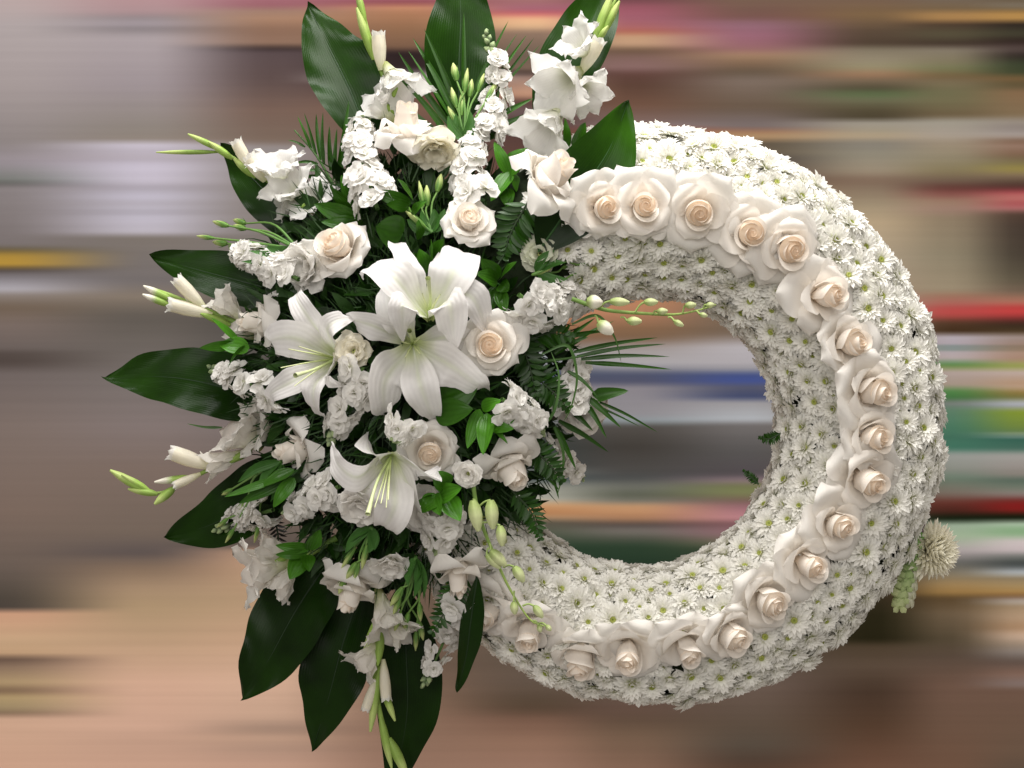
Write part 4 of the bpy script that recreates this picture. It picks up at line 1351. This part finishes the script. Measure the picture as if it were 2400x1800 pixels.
for i, (lab, dd, br, lv) in enumerate(LEAVES):
    rd = random.Random(1900 + i)
    bx, by = lv[0][0]
    org = U(bx, by, dome(bx, by) - 30 + dd)
    root = empty('leaf_sprig', org, lab, 'leaf sprig', 'glossy leaf sprigs in the spray')
    cx = np.mean([l[0][0] for l in lv])
    cy = np.mean([l[0][1] for l in lv])
    g = Geo()
    far = U(cx + (cx - 935) * -0.12, cy + (cy - 860) * -0.10, dome(cx, cy) - 90 + dd)
    g.tube([far, U(cx, cy, dome(cx, cy) - 22 + dd), U(lv[-1][0][0], lv[-1][0][1], dome(cx, cy) - 14 + dd)], [3.2, 2.4, 1.8], seg=5, nv=8, c0=np.array([0.04, 0.13, 0.025]))
    part('stem', g.mesh('stem', M_STEM, origin=org), root)
    for k, (a, b, w) in enumerate(lv):
        p0 = U(a[0], a[1], dome(cx, cy) - 16 + dd)
        p1 = U(b[0], b[1], dome(cx, cy) + rd.uniform(-8, 30) + dd)
        mid = (p0 + p1) / 2 + TOCAM * rd.uniform(2, 14)
        c = (MIDG * 0.8 + DARKG * 0.4) * br * rd.uniform(0.8, 1.2)
        g = Geo()
        g.ribbon([p0, mid, p1], w, P_leaf, n=TOCAM + np.array([rd.gauss(0, .35), 0, rd.gauss(.15, .35)]), nv=14, nu=8, cup=0.12, fold=0.15, wave=0.04, wf=1.5, ph=rd.uniform(0, 6),
                 c0=c * 0.85, c1=c, twist=rd.uniform(-.3, .3))
        part('leaf', g.mesh('leaf', M_LEAF, origin=org), root)

# ---- palm and fern fronds: rachis, leaflets base -> tip, half width ----
PALMS = [
    ('palm_frond', 'palm frond with fanned narrow leaflets at the top centre', 20, [(1085, 360), (1085, 230), (1087, 120)],
     [((1060, 300), (933, 121), 7), ((1062, 285), (956, 118), 6), ((1066, 270), (967, 88), 7), ((1072, 250), (994, 67), 7), ((1086, 230), (1087, 27), 6),
      ((1105, 230), (1192, 48), 5), ((1115, 240), (1213, 78), 5), ((1120, 250), (1235, 81), 5), ((1125, 255), (1253, 87), 4), ((1130, 262), (1267, 104), 4),
      ((1055, 320), (925, 170), 7), ((1050, 340), (930, 230), 8), ((1045, 350), (920, 260), 7), ((1120, 300), (1250, 230), 8), ((1125, 320), (1260, 260), 7), ((1120, 330), (1230, 300), 7)]),
    ('palm_frond', 'palm frond with thin upright leaflets at the upper left', 20, [(800, 470), (745, 370), (690, 305)],
     [((730, 350), (697, 272), 4), ((742, 362), (713, 264), 4), ((752, 375), (741, 266), 5), ((760, 385), (757, 262), 5), ((715, 345), (675, 328), 3), ((775, 400), (772, 295), 6), ((785, 420), (790, 300), 7),
      ((790, 440), (818, 235), 8), ((745, 385), (685, 385), 4), ((755, 400), (692, 402), 4), ((765, 420), (695, 420), 5), ((780, 440), (700, 432), 5), ((800, 455), (835, 330), 8)]),
    ('palm_frond', 'palm frond with leaflets crossing the ring opening at the right', 70, [(1250, 850), (1330, 840), (1395, 830)],
     [((1345, 825), (1543, 791), 6), ((1352, 836), (1562, 806), 6), ((1362, 842), (1571, 836), 6), ((1372, 850), (1575, 866), 6), ((1335, 815), (1440, 752), 6), ((1320, 805), (1395, 745), 6),
      ((1330, 870), (1400, 930), 6), ((1320, 790), (1425, 775), 7), ((1300, 830), (1380, 790), 7)]),
    ('palm_frond', 'dark palm leaflets drooping into the ring opening at the right', 50, [(1270, 900), (1340, 930), (1400, 940)],
     [((1370, 925), (1456, 1003), 8), ((1360, 930), (1422, 1027), 8), ((1310, 985), (1427, 1060), 8), ((1300, 1000), (1350, 1100), 8), ((1390, 930), (1473, 916), 17), ((1400, 940), (1543, 1014), 4),
      ((1395, 950), (1500, 1000), 3), ((1340, 960), (1390, 1010), 8), ((1290, 1080), (1310, 1170), 5), ((1260, 1100), (1312, 1150), 5)]),
]
for i, (nm, lab, dd, rach, lf) in enumerate(PALMS):
    rd = random.Random(2100 + i)
    dz = 120 if i >= 2 else 40
    P = [U(x, y, dz + dd) for x, y in rach]
    org = P[0]
    root = empty(nm, org, lab, 'palm frond', 'palm fronds in the spray')
    g = Geo()
    g.tube(P, [4, 3, 1.6], seg=6, nv=12, c0=np.array([0.06, 0.14, 0.03]))
    part('stalk', g.mesh('stalk', M_STEM, origin=org), root)
    for a, b, w in lf:
        p0, p1 = U(a[0], a[1], dz + dd), U(b[0], b[1], dz + dd + rd.uniform(-15, 25))
        c = (DARKG * 0.8 + MIDG * 0.25) * rd.uniform(.7, 1.2)
        g = Geo()
        g.ribbon([p0, (p0 + p1) / 2 + np.array([rd.uniform(-4, 4), -4, rd.uniform(0, 6)]), p1], w * (1.35 if i < 2 else 1.1), P_blade, n=TOCAM + np.array([rd.gauss(0, .4), 0, rd.gauss(.2, .4)]), nv=10, nu=4, fold=0.45, c0=c * .9, c1=c * 1.2)
        part('leaflet', g.mesh('leaflet', M_PALM, origin=org), root)

FERNS = [
    ('dark fern frond beside the hanging stock spike at the bottom', [(1090, 1340), (1062, 1400), (1015, 1480)], 200, 34, 1.0),
    ('dark fern frond at the inner edge between spray and ring opening', [(1200, 1150), (1245, 1200), (1265, 1260)], 190, 30, 1.0),
    ('dark dried sprig at the lower left, against the pale floor', [(640, 1200), (652, 1260), (648, 1330)], 120, 20, 0.35),
    ('dark fern frond left of the wide open rose stem', [(1240, 470), (1200, 540), (1180, 600)], 190, 46, 1.0),
    ('dark fern frond below the broad stock spike', [(1230, 800), (1290, 780), (1340, 790)], 210, 36, 0.9),
    ('dark fern frond under the right grass loop, beside the opening', [(1215, 860), (1275, 900), (1330, 955)], 215, 40, 0.8),
    ('dark fern frond beside the cream rose pointing down right', [(1225, 1040), (1275, 1075), (1315, 1125)], 200, 34, 0.8),
    ('dark fern frond between the spiral-hearted rose and the broad stock spike', [(1190, 760), (1235, 840), (1255, 920)], 225, 40, 0.7),
    ('tiny dark fern tip on the inner edge of the ring, right of the opening', [(1830, 1015), (1805, 1028), (1782, 1026)], 40, 16, 0.9),
    ('tiny dark fern tip at the inner edge of the ring, lower right', [(1778, 1135), (1760, 1118), (1744, 1104)], 40, 12, 0.9),
]
for i, (lab, pts, d, w, br) in enumerate(FERNS):
    rd = random.Random(2300 + i)
    P = [U(x, y, d) for x, y in pts]
    org = P[0]
    root = empty('fern_frond', org, lab, 'fern', 'fern fronds')
    g = Geo()
    g.tube(P, [2.6, 2, 1], seg=5, nv=10, c0=np.array([0.03, 0.06, 0.02]) * br)
    part('stalk', g.mesh('stalk', M_STEM, origin=org), root)
    Cn = spline(P, 14)
    T = np.gradient(Cn, axis=0)
    for k in range(1, 14):
        t = nz(T[k])
        for sgn in (-1, 1):
            sd = nz(np.cross(t, TOCAM)) * sgn
            ll = w * (1.1 - 0.8 * abs(k / 13 - 0.3)) * (1 if k < 11 else 0.6)
            e = Cn[k] + (sd + t * 0.55) * ll + TOCAM * rd.uniform(-4, 8)
            g = Geo()
            c = DARKG * 1.1 * br * rd.uniform(.7, 1.2) if i != 2 else np.array([0.012, 0.010, 0.008])
            g.ribbon([Cn[k], (Cn[k] + e) / 2 + t * 2, e], w * 0.16, P_leaf, n=TOCAM + np.array([rd.gauss(0, .4), 0, rd.gauss(.2, .4)]), nv=5, nu=2, cup=0.2, c0=c, c1=c)
            part('leaflet', g.mesh('leaflet', M_PALM, origin=org), root)

# ---- orchid bud sprays ----
ORCH = [
    ('spray of pale green orchid buds hanging over the lower left of the ring', 300, [(1104, 1085, 330), (1114, 1170, 330), (1128, 1225, 320), (1160, 1305, 300), (1192, 1375, 290), (1240, 1450, 290), (1275, 1468, 290)],
     [((1116, 1180), (1108, 1172), (1122, 1245), 14), ((1120, 1190), (1150, 1172), (1156, 1240), 14), ((1130, 1225), (1172, 1232), (1178, 1280), 11), ((1148, 1275), (1150, 1290), (1186, 1326), 12),
      ((1145, 1285), (1140, 1300), (1172, 1332), 9), ((1180, 1330), (1205, 1328), (1228, 1364), 11), ((1205, 1385), (1204, 1410), (1207, 1440), 9), ((1225, 1420), (1252, 1420), (1272, 1448), 9), ((1262, 1462), (1280, 1466), (1292, 1478), 6), ((1250, 1455), (1262, 1466), (1268, 1482), 6)]),
    ('spray of pale green orchid buds stretching right across the ring opening', 200, [(1340, 700, 230), (1390, 718, 230), (1430, 728, 225), (1500, 734, 220), (1580, 737, 215), (1640, 726, 210), (1678, 714, 205)],
     [((1405, 722), (1430, 706), (1475, 709), 10), ((1488, 732), (1510, 708), (1542, 708), 9), ((1530, 736), (1540, 730), (1565, 729), 8), ((1600, 734), (1606, 716), (1632, 714), 8), ((1648, 722), (1655, 716), (1675, 714), 7),
      ((1455, 744), (1470, 752), (1504, 753), 10), ((1566, 744), (1580, 752), (1602, 764), 7), ((1625, 730), (1640, 736), (1658, 741), 6), ((1380, 718), (1375, 706), (1412, 710), 16), ((1395, 740), (1402, 755), (1436, 782), 15)]),
]
OB0, OB1 = np.array([0.42, 0.54, 0.18]), np.array([0.66, 0.72, 0.38])
for i, (lab, d, stem, buds) in enumerate(ORCH):
    rd = random.Random(2500 + i)
    P = [U(*p) for p in stem]
    org = P[0]
    root = empty('orchid_spray', org, lab, 'orchid', 'orchid bud sprays')
    g = Geo()
    g.tube(P, [5, 4.5, 4, 3.5, 3, 2.2, 1.8], seg=7, nv=30, c0=np.array([0.16, 0.28, 0.06]), c1=np.array([0.34, 0.46, 0.12]))
    part('stem', g.mesh('stem', M_STEM, origin=org), root)
    for a, b, c, r in buds:
        dd = float(np.interp(a[1 - i], [s_[1 - i] for s_ in stem], [s_[2] for s_ in stem])) + rd.uniform(4, 16)
        pa, pb, pc = U(a[0], a[1], dd), U(b[0], b[1], dd + 8), U(c[0], c[1], dd + 10)
        tone = IVORY if (i == 1 and r > 12) else OB1
        g = bud_geo(pb, pc, r, OB0 * 0.9, tone, ca=0.05, cb=0.6, ridge=0.10, tipr=0.3)
        bd = part('bud', g.mesh('bud', M_BUD, origin=org), root)
        g = Geo()
        g.tube([pa, (pa + pb) / 2 + np.array([0, 0, 4]), pb], [2.2, 2.0, 2.6], seg=5, nv=6, c0=np.array([0.34, 0.46, 0.14]))
        part('pedicel', g.mesh('pedicel', M_STEM, origin=org), bd)

# ---- looping grass blades at the right edge of the spray ----
GRASS = [
    ('long grass blade looping down beside the right ruffled bloom', [(1270, 830, 250), (1330, 810, 250), (1352, 880, 245), (1340, 950, 235), (1320, 990, 220)]),
    ('grass blade arching over the ring opening from the broad stock spike', [(1340, 760, 220), (1400, 740, 210), (1440, 790, 200), (1456, 850, 190)]),
    ('grass blade curling back toward the green leafy sprig', [(1262, 1010, 240), (1300, 960, 250), (1310, 880, 250), (1290, 820, 245)]),
    ('thin grass blade hanging at the inner edge, by the small stock spike', [(1300, 1000, 200), (1320, 1060, 195), (1316, 1120, 190), (1305, 1165, 185)]),
    ('thin grass blade poking left below the longest leaf', [(520, 1002, 70), (480, 1001, 70), (438, 993, 70)]),
]
for i, (lab, pts) in enumerate(GRASS):
    P = [U(*p) for p in pts]
    g = Geo()
    g.ribbon(P, 4.0, P_blade, nv=24, nu=2, fold=0.3, c0=np.array([0.04, 0.10, 0.02]), c1=np.array([0.07, 0.17, 0.03]))
    o = bpy.data.objects.new('grass_blade', g.mesh('grass_blade', M_PALM, origin=P[0]))
    col.objects.link(o)
    o.location = (P[0][0] * S, P[0][1] * S, P[0][2] * S + H)
    o['label'] = lab
    o['category'] = 'grass blade'
    o['group'] = 'grass blades in the spray'

# ---- flowers behind the right edge of the ring ----


def side_flowers():
    rd = random.Random(31)
    R = 82.0
    c = U(2172, 1288, 30)
    ax = axis_from_tilt(0.40, 0.0, 0.9)
    F = frame(ax, 0.4) * R
    root = empty('cream_chrysanthemum', c, 'large cream chrysanthemum showing behind the right edge of the ring', 'chrysanthemum')
    cc = np.array([0.97, 0.94, 0.80])
    for k in range(260):
        f = k / 260
        a = k * 2.399
        e = np.array([math.cos(a), math.sin(a), 0])
        el = 1.35 * (1 - f) ** 0.8 + 0.05 + rd.uniform(-.1, .1)
        l2 = (0.78 + 0.16 * f) * rd.uniform(.9, 1.06)
        ce, se = math.cos(el), math.sin(el)
        g = Geo()
        g.ribbon([e * 0.05, e * (l2 * 0.55 * ce + 0.04) + [0, 0, l2 * 0.55 * se], e * l2 * ce + [0, 0, l2 * se]], 0.085, P_spoon, n=[-e[0] * .5, -e[1] * .5, 1], nv=5, nu=2, cup=0.7,
                 c0=np.array([0.93, 0.88, 0.60]), c1=cc, ca=0, cb=0.5, twist=rd.uniform(-.5, .5))
        part('petal', g.mesh('petal', M_MUM, M=F), root)
    # snapdragon
    P = [U(2098, 1405, 10), U(2122, 1340, 30), U(2140, 1275, 50), U(2158, 1222, 50)]
    org = P[0]
    root = empty('snapdragon', org, 'green and cream snapdragon spike between the ring and the cream chrysanthemum', 'snapdragon')
    g = Geo()
    g.tube(P, [5, 4, 3, 2], seg=6, nv=12, c0=np.array([0.08, 0.22, 0.04]))
    part('stem', g.mesh('stem', M_STEM, origin=org), root)
    Cn = spline(P, 30)
    for k in range(26):
        f = k / 25
        p = Cn[int(f * 29)]
        a = k * 2.1
        e = nz(np.array([math.cos(a) * 0.8 + 0.3, -0.7, math.sin(a) * 0.7]))
        r = 17 * (1 - 0.5 * f)
        tone = np.array([0.72, 0.78, 0.44]) * (1 - f) + np.array([0.20, 0.44, 0.10]) * f if k % 3 else np.array([0.82, 0.82, 0.66])
        g = Geo()
        q = p + e * r * 2.4
        g.tube([p + e * 4, p + e * r * 1.2, q], [r * .3, r * .7, r * 1.0, r * 1.05, r * .4], seg=8, nv=7, c0=np.array([0.34, 0.50, 0.14]), c1=tone, ca=0, cb=0.5, ridge=0.12)
        for m_ in range(3):
            w = nz(np.cross(e, [0, 0, 1])) * (m_ - 1) * 0.7 + np.array([0, 0, -0.6 if m_ != 1 else 0.7])
            g.ribbon([q - e * r * .4, q + w * r * 0.6, q + w * r * 1.25 - e * 2], r * 0.62, P_round, n=e, nv=4, nu=4, cup=-0.2, wave=.1, c0=tone, c1=tone)
        part('floret', g.mesh('floret', M_STOCK, origin=org), root)
    # purple statice sprig
    c = U(2146, 1240, 60)
    root = empty('purple_sprig', c, 'tiny purple flower sprig beside the cream chrysanthemum', 'flower sprig')
    g = Geo()
    g.tube([U(2120, 1262, 50), U(2136, 1248, 55), U(2150, 1232, 60)], [1.6, 1.4, 1.0], seg=5, nv=6, c0=STEMG)
    part('stem', g.mesh('stem', M_STEM, origin=c), root)
    for k in range(9):
        p = c + np.array([rd.uniform(-12, 14), rd.uniform(-8, 8), rd.uniform(-12, 12)])
        g = Geo()
        for m_ in range(5):
            a = m_ * 1.257
            e = np.array([math.cos(a), -0.5, math.sin(a)])
            g.ribbon([p, p + e * 5, p + e * 9], 4, P_round, n=TOCAM, nv=3, nu=2, cup=0.4, c0=np.array([0.14, 0.03, 0.12]), c1=np.array([0.22, 0.06, 0.20]))
        part('floret', g.mesh('floret', M_STOCK, origin=c), root)


side_flowers()
